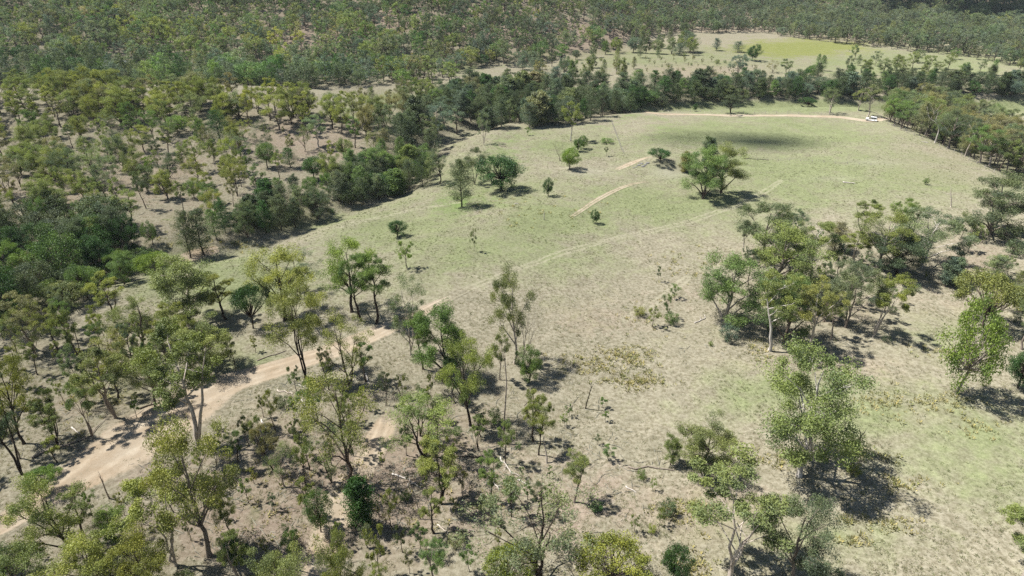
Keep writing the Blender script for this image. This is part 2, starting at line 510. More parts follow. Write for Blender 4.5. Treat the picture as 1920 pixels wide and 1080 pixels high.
TRACK_A = track('dirt_track', [(-160, 1075, 5), (-60, 1018, 5), (0, 985, 5), (90, 930, 5.5), (180, 872, 10), (270, 815, 13), (345, 768, 11), (430, 720, 7), (530, 688, 5.4), (640, 652, 5.0), (700, 627, 4.6), (760, 600, 3.4), (815, 572, 2.8), (880, 540, 2.0)],
      'pale sandy dirt track climbing the spur to the paddock')
TRACK_B = track('side_track', [(560, 1150, 2.6), (592, 1080, 3.4), (620, 1000, 5.0), (634, 950, 5.0), (660, 905, 4.0), (690, 860, 3.6), (714, 812, 3.8), (724, 785, 3.2), (735, 765, 1.8)], 'narrow bare side track between scrubby trees')
TRACK_C = track('cattle_path', [(1050, 420, .9), (1088, 396, 1.5), (1130, 369, 1.8), (1180, 347, 1.6), (1245, 336, 1.0)], 'thin reddish path across the green paddock', 0.95)
TRACK_D = track('bank_path', [(1148, 322, 1.6), (1180, 308, 2.8), (1218, 295, 2.2), (1260, 291, 1.2)], 'short pale path beside the earth bank', 0.85)
TRACK_E = track('gravel_road', [(1185, 212, 2), (1230, 213, 3.2), (1300, 215, 3.6), (1450, 217, 3.6), (1560, 219, 3.6), (1640, 226, 4), (1690, 230, 3.5)], 'pale gravel road along the far edge of the paddock')
TRACK_F = track('creek_sand', [(330, 488, 2), (362, 480, 4.2), (392, 471, 3.5), (420, 464, 1.8)], 'patch of pale creek sand below the wooded bank')

# ------------------------------------------------------------------ trees: growing
def unit(v):
    return v / (np.linalg.norm(v) + 1e-9)

def ball(rng, n, flat=0.75):
    p = rng.normal(size=(n, 3)); p /= np.linalg.norm(p, axis=1)[:, None]
    r = rng.uniform(0, 1, n) ** 0.45
    p *= r[:, None]; p[:, 2] *= flat
    return p

def grow_gum(seed, H=14.0, fork=0.42, limbs=3, tilt=0.55, sub=3, leafn=95, cl=0.085, leaf=(0.34, 0.14), lod=1.0, bare=False, bush=0.0, stems=1, twigs=3, bark_m=0, leaf_m=1, joined=False, droop=0.5, levels=3):
    rng = np.random.default_rng(seed)
    T = Geo(); C = T if joined else Geo()
    tips = []
    def branch(p, d, ln, r, lev):
        k = 4 if lev < 2 else 3
        pts = [p]; cur = d.copy()
        for i in range(k):
            cur = unit(cur + rng.normal(size=3) * (0.13 + 0.05 * lev) + np.array([0, 0, 0.10 if lev < 3 else -0.03]))
            pts.append(pts[-1] + cur * ln / k)
        pts = np.array(pts)
        rad = np.linspace(r, r * (0.55 if lev < levels else 0.25), k + 1)
        if not (lod < 0.5 and lev >= 3):
            T.tube(pts, rad, 7 if lev == 0 else (5 if lev == 1 else (4 if lev == 2 else 3)), bark_m)
        if lev >= levels:
            tips.append((pts[-1], lev)); 
            if rng.random() < 0.5: tips.append((pts[-2], lev))
            return
        n = limbs if lev == 0 else (sub if lev == 1 else twigs)
        n = max(2, int(round(n + rng.uniform(-0.6, 0.6))))
        a0 = rng.uniform(0, 6.28)
        for i in range(n):
            a = a0 + i * 2.4 + rng.uniform(-0.5, 0.5)
            side = np.array([math.cos(a), math.sin(a), 0])
            t = tilt * rng.uniform(0.55, 1.35) * (1.0 if i or lev else 0.5)
            if lev >= 1: t *= 1.25
            nd = unit(cur * math.cos(t) + side * math.sin(t))
            if nd[2] < -0.1: nd[2] *= 0.3
            at_i = -1 if (i < 2 or rng.random() < 0.4) else -2
            base = pts[at_i]
            f = rng.uniform(0.75, 1.1)
            L_ = (H * (1 - fork)) * (0.46 if lev == 0 else (0.33 if lev == 1 else 0.20)) * f
            branch(base, nd, L_, rad[at_i] * (0.72 if lev == 0 else 0.62), lev + 1)
        if lev == 1 and rng.random() < 0.35 and not bare:      # epicormic tuft low on a limb
            tips.append((pts[2] + rng.normal(size=3) * 0.25, 9))
    for s in range(stems):
        a = rng.uniform(0, 6.28)
        lean = rng.uniform(0.02, 0.09) if stems == 1 else rng.uniform(0.10, 0.28)
        d0 = unit(np.array([math.cos(a) * lean, math.sin(a) * lean, 1.0]))
        r0 = 0.0165 * H * rng.uniform(0.85, 1.15) / math.sqrt(stems)
        p0 = np.array([math.cos(a), math.sin(a), 0]) * (0.02 * H if stems > 1 else 0)
        T.tube([p0 + [0, 0, -0.6], p0 + [0, 0, 0.0], p0 + [0, 0, 0.45]], [r0 * 1.55, r0 * 1.35, r0 * 1.02], 7, bark_m)
        branch(p0 + np.array([0, 0, 0.2]), d0, H * fork * rng.uniform(0.9, 1.1), r0, 0)
    if not bare:
        zs = np.array([t[0][2] for t in tips]); zmax = zs.max()
        for p, lev in tips:
            n = int(leafn * lod * rng.uniform(0.55, 1.4))
            R = H * cl * rng.uniform(0.7, 1.25) * (0.6 if lev == 9 else 1)
            pts = p + ball(rng, n) * R + np.array([0, 0, 0.15 * R])
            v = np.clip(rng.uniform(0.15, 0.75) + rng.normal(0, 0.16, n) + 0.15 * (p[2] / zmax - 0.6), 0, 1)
            sc = 1.0 if lod >= 1 else (1.0 / lod) ** 0.5
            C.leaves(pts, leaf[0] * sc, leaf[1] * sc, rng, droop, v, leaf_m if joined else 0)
        if bush > 0:
            n = int(bush * 900 * lod)
            pts = ball(rng, n, 0.8) * np.array([0.14, 0.14, 0.10]) * H + np.array([0, 0, 0.08 * H])
            C.leaves(pts, leaf[0], leaf[1], rng, 0.2, np.clip(rng.normal(0.3, 0.15, n), 0, 1), leaf_m if joined else 0)
    return T, C

def grow_leader(seed, H=15.0, fork=0.32, masses=10, width=0.24, leafn=270, per=7, leaf=(0.17, 0.074), lod=1.0, joined=False, bark_m=0, leaf_m=1, stems=1, droop=0.7, msize=1.0, gap=0.0, lop=0.15):
    """gum: stem, rising limbs, and masses of drooping leaf clumps that fill an uneven oval crown"""
    rng = np.random.default_rng(seed)
    T = Geo(); C = T if joined else Geo()
    axes = []
    k = 8; t = np.linspace(0, 1, k + 1)
    for s in range(stems):
        a = s * 6.28 / stems + rng.uniform(-0.4, 0.4); lean = rng.uniform(0.01, 0.06) if stems == 1 else rng.uniform(0.07, 0.17)
        hs = H * (rng.uniform(0.74, 0.84) if s == 0 else rng.uniform(0.6, 0.8))
        ax = np.stack([math.cos(a) * lean * hs * t + np.cumsum(rng.normal(0, 0.011 * H, k + 1)) * (t > 0), math.sin(a) * lean * hs * t + np.cumsum(rng.normal(0, 0.011 * H, k + 1)) * (t > 0), hs * t], -1)
        r0 = 0.0165 * H * rng.uniform(0.85, 1.15) / math.sqrt(stems)
        rad = r0 * (1 - 0.84 * t ** 1.1)
        T.tube(np.vstack([ax[0] - [0, 0, .6], ax[0] - [0, 0, .02], ax[0] + [0, 0, .4], ax[1:]]), np.concatenate([[r0 * 1.6, r0 * 1.4, r0], rad[1:]]), 7, bark_m)
        axes.append((ax, rad, hs))
    zc, rz_ = H * (fork + 1) / 2, H * (1 - fork) / 2
    off = np.array([rng.normal(), rng.normal(), 0]) * lop * width * H * 0.5
    a0 = rng.uniform(0, 6.28)
    for i in range(masses):
        u = -0.80 + 1.62 * (i + rng.uniform(0.1, 0.9)) / masses           # low to high
        rr = math.sqrt(max(0.0, 1 - u * u))
        an = a0 + i * 2.4 + rng.uniform(-0.5, 0.5)
        q = rng.uniform(0.45, 0.86) if u < 0.7 else rng.uniform(0.1, 0.5)
        R = width * H * rng.uniform(0.30, 0.46) * msize * (0.8 + 0.2 * rr)
        c = np.array([math.cos(an) * rr * width * H * q * 1.05, math.sin(an) * rr * width * H * q * 1.05, zc + u * rz_ * 0.86]) + off * (u + 1) * 0.6
        ax, rad, hs = axes[rng.integers(len(axes))]
        hd = np.hypot(c[0], c[1])
        za = np.clip(c[2] - hd * rng.uniform(0.7, 1.3) - 0.04 * H, fork * H * 0.55, hs * 0.97)
        p = np.array([np.interp(za / hs, t, ax[:, j]) for j in range(3)])
        r1 = max(0.018, float(np.interp(za / hs, t, rad)) * 0.62)
        m1 = p + (c - p) * 0.5 + np.array([0, 0, 0.06 * np.linalg.norm(c - p)]) + rng.normal(size=3) * 0.012 * H
        T.tube([p, m1, c], [r1, r1 * 0.7, r1 * 0.32], 5, bark_m)
        mv = rng.uniform(0.2, 0.7)
        n_c = max(2, int(round(per * rng.uniform(0.7, 1.3))))
        for b in ball(rng, n_c, 0.85):
            e = c + b * R
            if lod > 0.5:
                st = m1 + (c - m1) * rng.uniform(0.2, 1.0)
                T.tube([st, (st + e) / 2 + rng.normal(size=3) * 0.008 * H, e], [r1 * 0.35, r1 * 0.22, r1 * 0.08], 3, bark_m)
            if rng.random() < gap: continue
            n = int(leafn * lod * rng.uniform(0.55, 1.4)); Rc = R * rng.uniform(0.36, 0.62)
            pts = e + ball(rng, n, 0.9) * Rc
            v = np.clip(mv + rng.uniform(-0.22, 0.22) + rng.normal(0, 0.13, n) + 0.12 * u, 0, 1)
            sc = 1.0 if lod >= 1 else (1.0 / lod) ** 0.5
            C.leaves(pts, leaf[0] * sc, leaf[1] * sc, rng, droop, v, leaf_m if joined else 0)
    return T, C

def grow_oak(seed, H=13.0, width=0.22, lod=1.0, joined=False, leafn=70, base=0.10, bark_m=0, leaf_m=1, needle=(0.55, 0.07)):
    """she-oak: one leader, rising wispy branches almost to the ground"""
    rng = np.random.default_rng(seed)
    T = Geo(); C = T if joined else Geo()
    k = 7
    ax = np.cumsum(np.vstack([[0, 0, 0], rng.normal(size=(k, 3)) * [0.10, 0.10, 0]]), axis=0)
    ax[:, 2] = np.linspace(0, H * 0.95, k + 1)
    T.tube(np.vstack([[0, 0, -0.6], ax]), np.concatenate([[0.02 * H * 1.2], np.linspace(0.017 * H, 0.003 * H, k + 1)]), 6, bark_m)
    nb = int(34 * (1 if lod > 0.5 else 0.6))
    for i in range(nb):
        f = base + (0.97 - base) * (i + rng.uniform(0, 1)) / nb
        z = f * H
        p = np.array([np.interp(z, ax[:, 2], ax[:, 0]), np.interp(z, ax[:, 2], ax[:, 1]), z])
        a = i * 2.4 + rng.uniform(-0.6, 0.6)
        prof = (0.55 + 0.45 * math.sin(min(1, f / 0.45) * math.pi / 2)) * (1 - max(0, f - 0.35) / 0.72) ** 0.7
        ln = H * width * prof * rng.uniform(0.65, 1.3) + 0.3
        d = unit(np.array([math.cos(a), math.sin(a), rng.uniform(0.25, 0.8)]))
        q = p + d * ln
        if lod > 0.5:
            T.tube([p, p + d * ln * 0.5 + [0, 0, 0.05 * ln], q], [0.0045 * H, 0.003 * H, 0.001 * H], 3, bark_m)
        cv = rng.uniform(0.15, 0.75)
        for t in (0.45, 0.75, 1.0):
            n = int(leafn * lod * rng.uniform(0.6, 1.3))
            R = (0.30 + 0.34 * ln) * rng.uniform(0.8, 1.2)
            pts = p + d * ln * t + ball(rng, n, 0.85) * R
            sc = 1 if lod >= 1 else (1 / lod) ** 0.5
            C.leaves(pts, needle[0] * sc, needle[1] * sc * 1.25, rng, -0.2, np.clip(cv + rng.normal(0, 0.15, n), 0, 1), leaf_m if joined else 0)
    return T, C

def grow_lush(seed, H=9.0, width=0.42, lod=1.0, joined=False, clumps=46, leafn=220, base=0.12, leaf=(0.25, 0.145), bark_m=0, leaf_m=1, dome=0.0, clump=1.0):
    """dense rounded tree: limbs out to clumps that fill an uneven dome"""
    rng = np.random.default_rng(seed)
    T = Geo(); C = T if joined else Geo()
    T.tube([[0, 0, -0.5], [0, 0, 0.1], [0.05 * H * rng.normal(), 0.05 * H * rng.normal() * 0.5, 0.33 * H]], [0.03 * H, 0.026 * H, 0.018 * H], 7, bark_m)
    hub = np.array([0, 0, 0.28 * H])
    lob = [(rng.uniform(0, 6.28), rng.uniform(0.75, 1.2)) for _ in range(5)]
    cz = base + (1 - base) * (0.5 + 0.16 * dome)
    for i in range(clumps):
        a = i * 2.39996 + rng.uniform(-0.4, 0.4)
        u = 1 - 2 * (i + 0.5) / clumps
        if dome > 0: u = -0.25 + 1.25 * (i + 0.5) / clumps
        rr = math.sqrt(max(0, 1 - u * u))
        amp = 1.0
        for la, lv in lob:
            amp *= 1 + 0.13 * lv * math.cos(a - la + u)
        f = rng.uniform(0.62, 1.0) * amp
        c = np.array([math.cos(a) * rr * width * H * f, math.sin(a) * rr * width * H * f, H * (cz + u * (1 - base) * (0.42 if dome == 0 else 0.40) * f)])
        if lod > 0.5:
            m_ = (hub + c) / 2 + rng.normal(size=3) * 0.03 * H
            T.tube([hub, m_, c], [0.011 * H, 0.007 * H, 0.002 * H], 4, bark_m)
        n = int(leafn * lod * rng.uniform(0.6, 1.35))
        R = H * 0.115 * clump * rng.uniform(0.75, 1.3) * (1.15 if dome else 1)
        pts = c + ball(rng, n, 0.8) * R
        sc = 1 if lod >= 1 else (1 / lod) ** 0.5
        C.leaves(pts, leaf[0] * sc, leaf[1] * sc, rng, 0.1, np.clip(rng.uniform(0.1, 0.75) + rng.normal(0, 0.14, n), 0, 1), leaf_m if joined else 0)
    return T, C

PROTO = {}
GEO = {}
def proto(kind, gens):
    gens = list(gens)
    L_ = []
    for T, C in gens:
        tm = T.mesh('trunk_mesh', [BARK], True)
        cm = C.mesh('crown_mesh', [LEAF]) if C is not None and C.n else None
        V = np.concatenate(T.V + (C.V if C is not None and C.n else []))
        hgt = float(np.percentile(V[:, 2], 99.6))
        cx, cy = float(np.median(V[:, 0])), float(np.median(V[:, 1]))
        wid = float(np.percentile(V[:, 0], 98.5) - np.percentile(V[:, 0], 1.5) + np.percentile(V[:, 1], 98.5) - np.percentile(V[:, 1], 1.5)) / 2
        L_.append((tm, cm, hgt, wid))
    PROTO[kind] = L_
    GEO[kind] = gens
proto('gt', [grow_leader(100 + i, 15, 0.30 + 0.05 * (i % 3), 10, 0.20 + 0.025 * (i % 2), stems=1 + (i == 4)) for i in range(6)])     # tall gum
proto('gs', [grow_leader(240 + i, 13, 0.24 + 0.05 * (i % 2), 11, 0.32, stems=1 + (i % 2), lop=0.3) for i in range(5)])        # spreading gum
proto('gd', [grow_leader(300 + i, 12, 0.08, 14, 0.29, 275, 8, msize=1.12) for i in range(4)])                                            # dense gum
proto('gm', [grow_leader(400 + i, 13, 0.40, 10, 0.22, 240, stems=3) for i in range(3)])                                       # many-stemmed gum
proto('gx', [grow_leader(460 + i, 13, 0.22, 12, 0.32, 170, 7, gap=0.35, msize=1.0, stems=1 + i % 2, lop=0.35) for i in range(4)])  # thin crown, limbs show
proto('oak', [grow_oak(500 + i, 13, 0.24 + 0.04 * (i % 3)) for i in range(5)])
proto('con', [grow_oak(550 + i, 9, 0.26, leafn=120, base=0.04, needle=(0.4, 0.12)) for i in range(2)])
proto('lush', [grow_lush(600 + i, 9, 0.42 + 0.05 * (i % 2)) for i in range(4)])
proto('wat', [grow_lush(650 + i, 6, 0.62, clumps=44, leafn=270, base=0.2, dome=1.0, leaf=(0.2, 0.1)) for i in range(3)])
proto('shr', [grow_lush(680 + i, 2.4, 0.5, clumps=16, leafn=130, base=0.0, leaf=(0.14, 0.08), clump=1.75) for i in range(4)])
proto('sap', [grow_leader(700 + i, 5, 0.28, 6, 0.21 + 0.03 * (i % 3), 150, 4, leaf=(0.15, 0.07), msize=1.45) for i in range(6)])
proto('dead', [grow_gum(800 + i, 13, 0.45, 3, 0.6, 2, bare=True, twigs=2, levels=3) for i in range(3)])
proto('twig', [grow_gum(830 + i, 9, 0.22, 4, 0.5, 4, bare=True, twigs=5, levels=3, stems=2) for i in range(2)])
proto('pole', [grow_gum(860 + i, 9, 0.72, 2, 0.35, 2, bare=True, twigs=2, levels=2) for i in range(2)])

TINT_GAIN = 1.36
TINT = dict(olive=(.140, .160, .050), yolive=(.180, .188, .047), grey=(.130, .152, .078), dark=(.055, .074, .034), green=(.102, .150, .042),
            bright=(.130, .180, .034), brown=(.165, .152, .072), dkgreen=(.036, .078, .018), yellow=(.205, .215, .034), blue=(.095, .122, .082), dusk=(.080, .098, .048))
TINT = {k: tuple(c * TINT_GAIN for c in v) for k, v in TINT.items()}
ADJ = dict(olive='olive-green', yolive='yellow-olive', grey='grey-green', dark='dark', green='mid-green', bright='bright green', brown='brownish', dkgreen='deep green',
           yellow='yellow-green', blue='blue-grey', dusk='dusky green')
TRUNK = dict(pale=(.46, .42, .37), grey=(.25, .22, .19), dark=(.060, .050, .042), white=(.52, .50, .47), mid=(.14, .115, .095))
NAME = dict(gt='gum_tree', gs='gum_tree', gd='gum_tree', gm='gum_tree', gx='gum_tree', oak='she_oak', con='she_oak', lush='leafy_tree', wat='wattle_tree', shr='shrub', sap='sapling',
            dead='dead_tree', twig='dead_tree', pole='dead_tree')
CAT = dict(gum_tree='tree', she_oak='tree', leafy_tree='tree', wattle_tree='tree', shrub='shrub', sapling='sapling', dead_tree='dead tree')
SPOTS = []          # (x, y) of everything planted
N_OF = {}

def plant(kind, x, y, z, h, w, tint, trunk, label=None, group=None, rz=None, var=None, lean=0.0):
    P = PROTO[kind]
    i = rnd.randrange(len(P)) if var is None else var % len(P)
    tm, cm, ph, pw = P[i]
    sz = h / ph; sx = w / pw
    sx = min(max(sx, sz * 0.5), sz * 2.1)
    nm = NAME[kind]
    root = bpy.data.objects.new(nm, None); COL.objects.link(root)
    root.empty_display_size = 0.3
    root.location = (x, y, z - 0.05)
    root.rotation_euler = (rnd.uniform(-0.03, 0.03), rnd.uniform(-0.03, 0.03) + lean, rnd.uniform(0, 6.28) if rz is None else rz)
    root.scale = (sx, sx, sz)
    t = link('trunk', tm, root); c3 = TRUNK[trunk]; k = rnd.uniform(0.85, 1.15)
    t.color = (c3[0] * k, c3[1] * k, c3[2] * k, 1)
    if cm is not None:
        c_ = link('crown', cm, root); a = TINT[tint]; k = rnd.uniform(0.86, 1.16); r = rnd.uniform(0.93, 1.07)
        if y < 175: k *= 0.88
        c_.color = (a[0] * k * r, a[1] * k, a[2] * k * rnd.uniform(0.85, 1.2), 1)
    tag(root, label, CAT[nm], group)
    SPOTS.append((x, y)); N_OF[nm] = N_OF.get(nm, 0) + 1
    return root

def put(kind, bx, by, ty, wpx, tint, trunk, label, group=None, **kw):
    x, y, z = at(bx, by)
    h = max(0.6, (top_z(y, ty) - z) * 0.99)
    f = y * cp - (z + h * 0.6 - CAM_H) * sp
    w = wpx * f / F0 * (0.90 if bx < 700 and by > 640 else 0.98)
    return plant(kind, x, y, z, h, w, tint, trunk, label, group, **kw)

HAND = [
 # kind, base x, base y, top y, crown width, foliage, bark, label   (pixels of the photograph)
 ('gd', 1498, 892, 662, 185, 'olive', 'white', 'large spreading gum with thick broken white trunk in the lower right paddock'),
 ('gd', 1317, 887, 788, 97, 'olive', 'dark', 'low bushy gum just uphill of the fallen grey pole'),
 ('gm', 1368, 1085, 897, 165, 'olive', 'pale', 'gum with several pale stems at the bottom edge, beside the deep green round tree'),
 ('gs', 1482, 1095, 932, 130, 'dusk', 'grey', 'dusky wide gum at the bottom edge below the large white-trunked gum'),
 ('gt', 1915, 1090, 965, 105, 'olive', 'pale', 'gum cut by the lower right corner of the picture'),
 ('lush', 1260, 1095, 1023, 54, 'dkgreen', 'dark', 'deep green round leafy tree at the bottom edge'),
 ('wat', 1142, 1105, 1027, 140, 'yellow', 'mid', 'broad yellow-green domed wattle at the bottom edge'),
 ('wat', 950, 1105, 1032, 92, 'yellow', 'mid', 'smaller yellow-green wattle under the forked dark-trunked gum'),
 ('gx', 1008, 1085, 905, 205, 'grey', 'dark', 'forked gum with dark trunk and many bare limbs at the bottom edge'),
 ('gt', 827, 945, 830, 76, 'yolive', 'dark', 'slim gum with straight dark trunk and bright olive crown in the burnt scrub'),
 ('gx', 798, 858, 740, 125, 'olive', 'dark', 'open gum with several dark stems uphill of the slim straight gum'),
 ('gx', 655, 905, 695, 165, 'yolive', 'mid', 'wide open gum standing beside the narrow side track'),
 ('gt', 1000, 827, 730, 36, 'yolive', 'dark', 'slim dark-stemmed gum, upper of a pair at the scrub edge'),
 ('gt', 1010, 853, 742, 46, 'yolive', 'dark', 'slim dark-stemmed gum, lower of a pair at the scrub edge'),
 ('gt', 1077, 942, 850, 48, 'olive', 'grey', 'small gum with lopsided crown at the edge of the open slope'),
 ('con', 680, 985, 893, 50, 'dkgreen', 'dark', 'dense dark conical she-oak beside the narrow side track'),
 ('lush', 602, 998, 917, 32, 'green', 'mid', 'narrow green leafy column beside the bottom of the side track'),
 ('gt', 372, 838, 612, 135, 'olive', 'pale', 'tall pale-trunked gum standing on the lower verge of the dirt track'),
 ('gs', 393, 1042, 785, 165, 'yolive', 'grey', 'big gum with stout grey trunk below the dirt track'),
 ('gm', 330, 1060, 885, 130, 'yolive', 'pale', 'many-stemmed gum left of the big stout gum below the track'),
 ('gs', 140, 1064, 895, 140, 'yolive', 'dark', 'wide dark-trunked gum beside the lowest bend of the dirt track'),
 ('wat', 88, 926, 879, 60, 'bright', 'mid', 'small flat bright green tree overhanging the track edge'),
 ('gd', 213, 1016, 955, 58, 'bright', 'mid', 'small bright green gum between the two big gums below the track'),
 ('gt', 42, 890, 740, 75, 'blue', 'dark', 'leaning dark-trunked gum with blue-grey crown at the left edge'),
 ('gd', 200, 1150, 1012, 135, 'yolive', 'mid', 'yellow-olive gum crown rising from the bottom edge below the wide dark-trunked gum'),
 ('gd', 292, 1140, 1000, 110, 'yolive', 'mid', 'yellow-olive gum crown at the bottom edge below the many-stemmed gum'),
 ('gd', 50, 1140, 1020, 120, 'olive', 'mid', 'olive gum crown filling the lower left corner'),
 ('gd', 535, 1165, 1038, 115, 'olive', 'mid', 'olive gum crown at the bottom edge just left of the side track'),
 ('gd', 650, 1160, 1005, 85, 'yolive', 'mid', 'yellow-olive gum crown at the bottom edge just right of the side track'),
 ('lush', 442, 1058, 1010, 48, 'dkgreen', 'dark', 'dark green bushy tree at the foot of the big stout gum'),
 ('gt', 573, 909, 815, 32, 'olive', 'dark', 'thin dark-stemmed gum uphill of the narrow green column'),
 ('gt', 493, 862, 780, 34, 'olive', 'grey', 'thin grey-stemmed gum in the clearing below the track'),
 ('gs', 573, 710, 535, 110, 'yolive', 'dark', 'lone gum with tall straight dark trunk right beside the dirt track'),
 ('gs', 535, 600, 463, 112, 'yolive', 'dark', 'wide open gum behind the lone track-side gum'),
 ('gx', 562, 550, 468, 62, 'grey', 'grey', 'half-bare grey gum behind the wide open gum'),
 ('wat', 475, 616, 533, 64, 'dkgreen', 'dark', 'smooth rounded dark green tree left of the wide open gum'),
 ('gt', 423, 599, 515, 52, 'yolive', 'dark', 'small flat-crowned gum alone at the green flat'),
 ('gd', 355, 610, 490, 108, 'olive', 'pale', 'bushy many-limbed gum at the edge of the green flat'),
 ('wat', 292, 535, 473, 58, 'bright', 'mid', 'bright yellow-green tree at the creek end of the green flat'),
 ('dead', 228, 662, 577, 55, 'olive', 'white', 'stark white dead tree in the woodland left of the green flat'),
 ('gt', 215, 605, 513, 52, 'yolive', 'mid', 'olive gum standing above the white dead tree'),
 ('gs', 268, 660, 558, 92, 'olive', 'mid', 'broad olive gum beside the white dead tree'),
 ('gt', 65, 655, 552, 68, 'brown', 'grey', 'brownish gum near the left edge above the scrub'),
 ('gt', 110, 658, 583, 46, 'yolive', 'dark', 'yellow-crowned gum right of the brownish gum'),
 ('gt', 157, 695, 570, 44, 'olive', 'dark', 'slim gum with leaning dark trunk in the left woodland'),
 ('gt', 217, 784, 648, 88, 'olive', 'grey', 'tall gum behind the wide bare patch of the track'),
 ('gs', 292, 765, 650, 82, 'olive', 'mid', 'round-crowned gum above the bend of the track'),
 ('gd', 388, 695, 603, 112, 'olive', 'mid', 'wide pale olive gum above the dirt track'),
 ('gs', 45, 832, 662, 95, 'yolive', 'dark', 'yellow-olive gum at the left edge above the leaning gum'),
 ('twig', 230, 512, 455, 44, 'olive', 'grey', 'bare purplish-grey twiggy tree beside the creek'),
 ('lush', 122, 545, 438, 82, 'green', 'mid', 'lush bright green tree in the creek thicket'),
 ('lush', 10, 615, 495, 95, 'dkgreen', 'dark', 'very dark leafy tree at the left edge by the creek'),
 ('lush', 62, 570, 493, 84, 'dusk', 'dark', 'dusky broad tree in the creek thicket at the left'),
 ('lush', 195, 495, 412, 78, 'dkgreen', 'dark', 'deep green tree right behind the bare purplish tree'),
 ('lush', 165, 560, 490, 50, 'green', 'mid', 'mid-green tree at the lower end of the creek thicket'),
 ('lush', 287, 458, 415, 28, 'green', 'mid', 'narrow green tree on the bare creek bank'),
 ('oak', 358, 484, 393, 38, 'dusk', 'dark', 'slender dusky she-oak over the pale creek sand'),
 ('oak', 382, 478, 391, 48, 'dusk', 'dark', 'taller dusky she-oak just right of the pale creek sand'),
 ('gt', 247, 429, 355, 42, 'olive', 'dark', 'gum with long dark trunk on the bare bank'),
 ('gt', 707, 607, 475, 66, 'green', 'dark', 'green gum with straight black trunk, rightmost by the track shade'),
 ('gt', 677, 602, 474, 60, 'green', 'dark', 'green gum, middle of the dark-trunked group by the track'),
 ('gs', 660, 585, 450, 95, 'bright', 'dark', 'bright green spreading gum, leftmost of the dark-trunked group'),
 ('sap', 763, 503, 452, 29, 'bright', 'grey', 'bright green young tree behind the dark-trunked gums'),
 ('gx', 770, 665, 508, 74, 'grey', 'pale', 'thin-crowned pale gum on the track edge'),
 ('gx', 655, 725, 590, 90, 'yolive', 'mid', 'thin olive gum in front of the dirt track'),
 ('gd', 832, 715, 572, 95, 'green', 'dark', 'full green gum in the central clump below the track'),
 ('gs', 882, 798, 622, 88, 'yolive', 'dark', 'yellow-olive gum at the lower end of the central clump'),
 ('gt', 793, 692, 590, 40, 'olive', 'mid', 'slim gum between the pale thin gum and the full green gum'),
 ('gs', 965, 682, 500, 80, 'olive', 'pale', 'tallest lone gum with twin pale trunks on the open slope'),
 ('twig', 980, 697, 565, 62, 'olive', 'grey', 'leafless grey tree leaning against the tall lone gum'),
 ('lush', 992, 718, 650, 46, 'green', 'dark', 'green bush at the foot of the tall lone gum'),
 ('gt', 937, 712, 627, 32, 'olive', 'grey', 'thin gum left of the tall lone gum'),
 ('lush', 745, 444, 412, 32, 'dkgreen', 'dark', 'two-lobed dark bush alone in the left paddock'),
 ('sap', 889, 471, 427, 11, 'grey', 'grey', 'spindly sapling alone in the middle paddock'),
 ('lush', 1117, 419, 393, 18, 'dkgreen', 'dark', 'small round dark bush at the lower end of the reddish path'),
 ('lush', 1028, 368, 334, 20, 'dkgreen', 'dark', 'egg-shaped dark bush alone in the paddock'),
 ('gd', 1360, 610, 475, 92, 'green', 'pale', 'light green gum at the lower left of the right-hand grove'),
 ('gt', 1443, 658, 513, 62, 'olive', 'white', 'white-trunked gum at the lower front of the right-hand grove'),
 ('gd', 1470, 640, 515, 70, 'green', 'mid', 'green gum behind the white-trunked gum of the grove'),
 ('gt', 1513, 664, 527, 64, 'yolive', 'pale', 'pale-trunked gum at the lowest corner of the right-hand grove'),
 ('gs', 1430, 485, 378, 85, 'dusk', 'grey', 'dusky gum at the top corner of the right-hand grove'),
 ('gd', 1455, 545, 425, 108, 'olive', 'grey', 'broad full gum in the upper left of the right-hand grove'),
 ('gt', 1518, 527, 415, 68, 'olive', 'white', 'white-stemmed gum in the middle of the right-hand grove'),
 ('gs', 1585, 614, 493, 76, 'grey', 'grey', 'greyish open gum right of the grove front'),
 ('gm', 1637, 632, 515, 60, 'yolive', 'pale', 'leaning pale many-stemmed gum at the right end of the grove front'),
 ('gd', 1680, 515, 438, 72, 'dark', 'dark', 'dense dark gum throwing a wide shadow in the grove'),
 ('gs', 1643, 505, 393, 72, 'olive', 'pale', 'pale-trunked gum left of the dense dark gum'),
 ('gs', 1727, 502, 397, 98, 'grey', 'white', 'round grey-green gum with twin white trunks at the right end of the grove'),
 ('gt', 1707, 445, 382, 26, 'olive', 'grey', 'narrow gum behind the round grey-green gum'),
 ('gt', 1615, 445, 373, 40, 'olive', 'pale', 'slim olive gum at the back of the grove'),
 ('gt', 1600, 492, 432, 44, 'yolive', 'pale', 'small yellow-olive gum in the heart of the grove'),
 ('gt', 1490, 445, 393, 30, 'grey', 'grey', 'small greyish gum behind the broad full gum'),
 ('oak', 1565, 470, 418, 45, 'brown', 'grey', 'brownish wispy she-oak in the middle of the grove'),
 ('gd', 1857, 440, 325, 112, 'dusk', 'grey', 'big dark gum standing on the paddock edge at right'),
 ('shr', 1830, 434, 416, 26, 'bright', 'mid', 'bright green shrub under the big dark gum'),
 ('shr', 1677, 394, 378, 18, 'bright', 'mid', 'bright little shrub alone above the grove'),
 ('sap', 1815, 474, 435, 22, 'olive', 'grey', 'sapling below the big dark gum'),
 ('con', 1783, 535, 483, 42, 'blue', 'dark', 'bluish conical she-oak right of the grove'),
 ('wat', 1842, 615, 517, 115, 'yolive', 'mid', 'rounded yellow-olive tree above the tall bright green tree'),
 ('lush', 1793, 738, 560, 100, 'bright', 'pale', 'tall bright green leafy tree with pale trunk at right'),
 ('lush', 1908, 728, 655, 66, 'dkgreen', 'dark', 'round deep green tree at the right edge'),
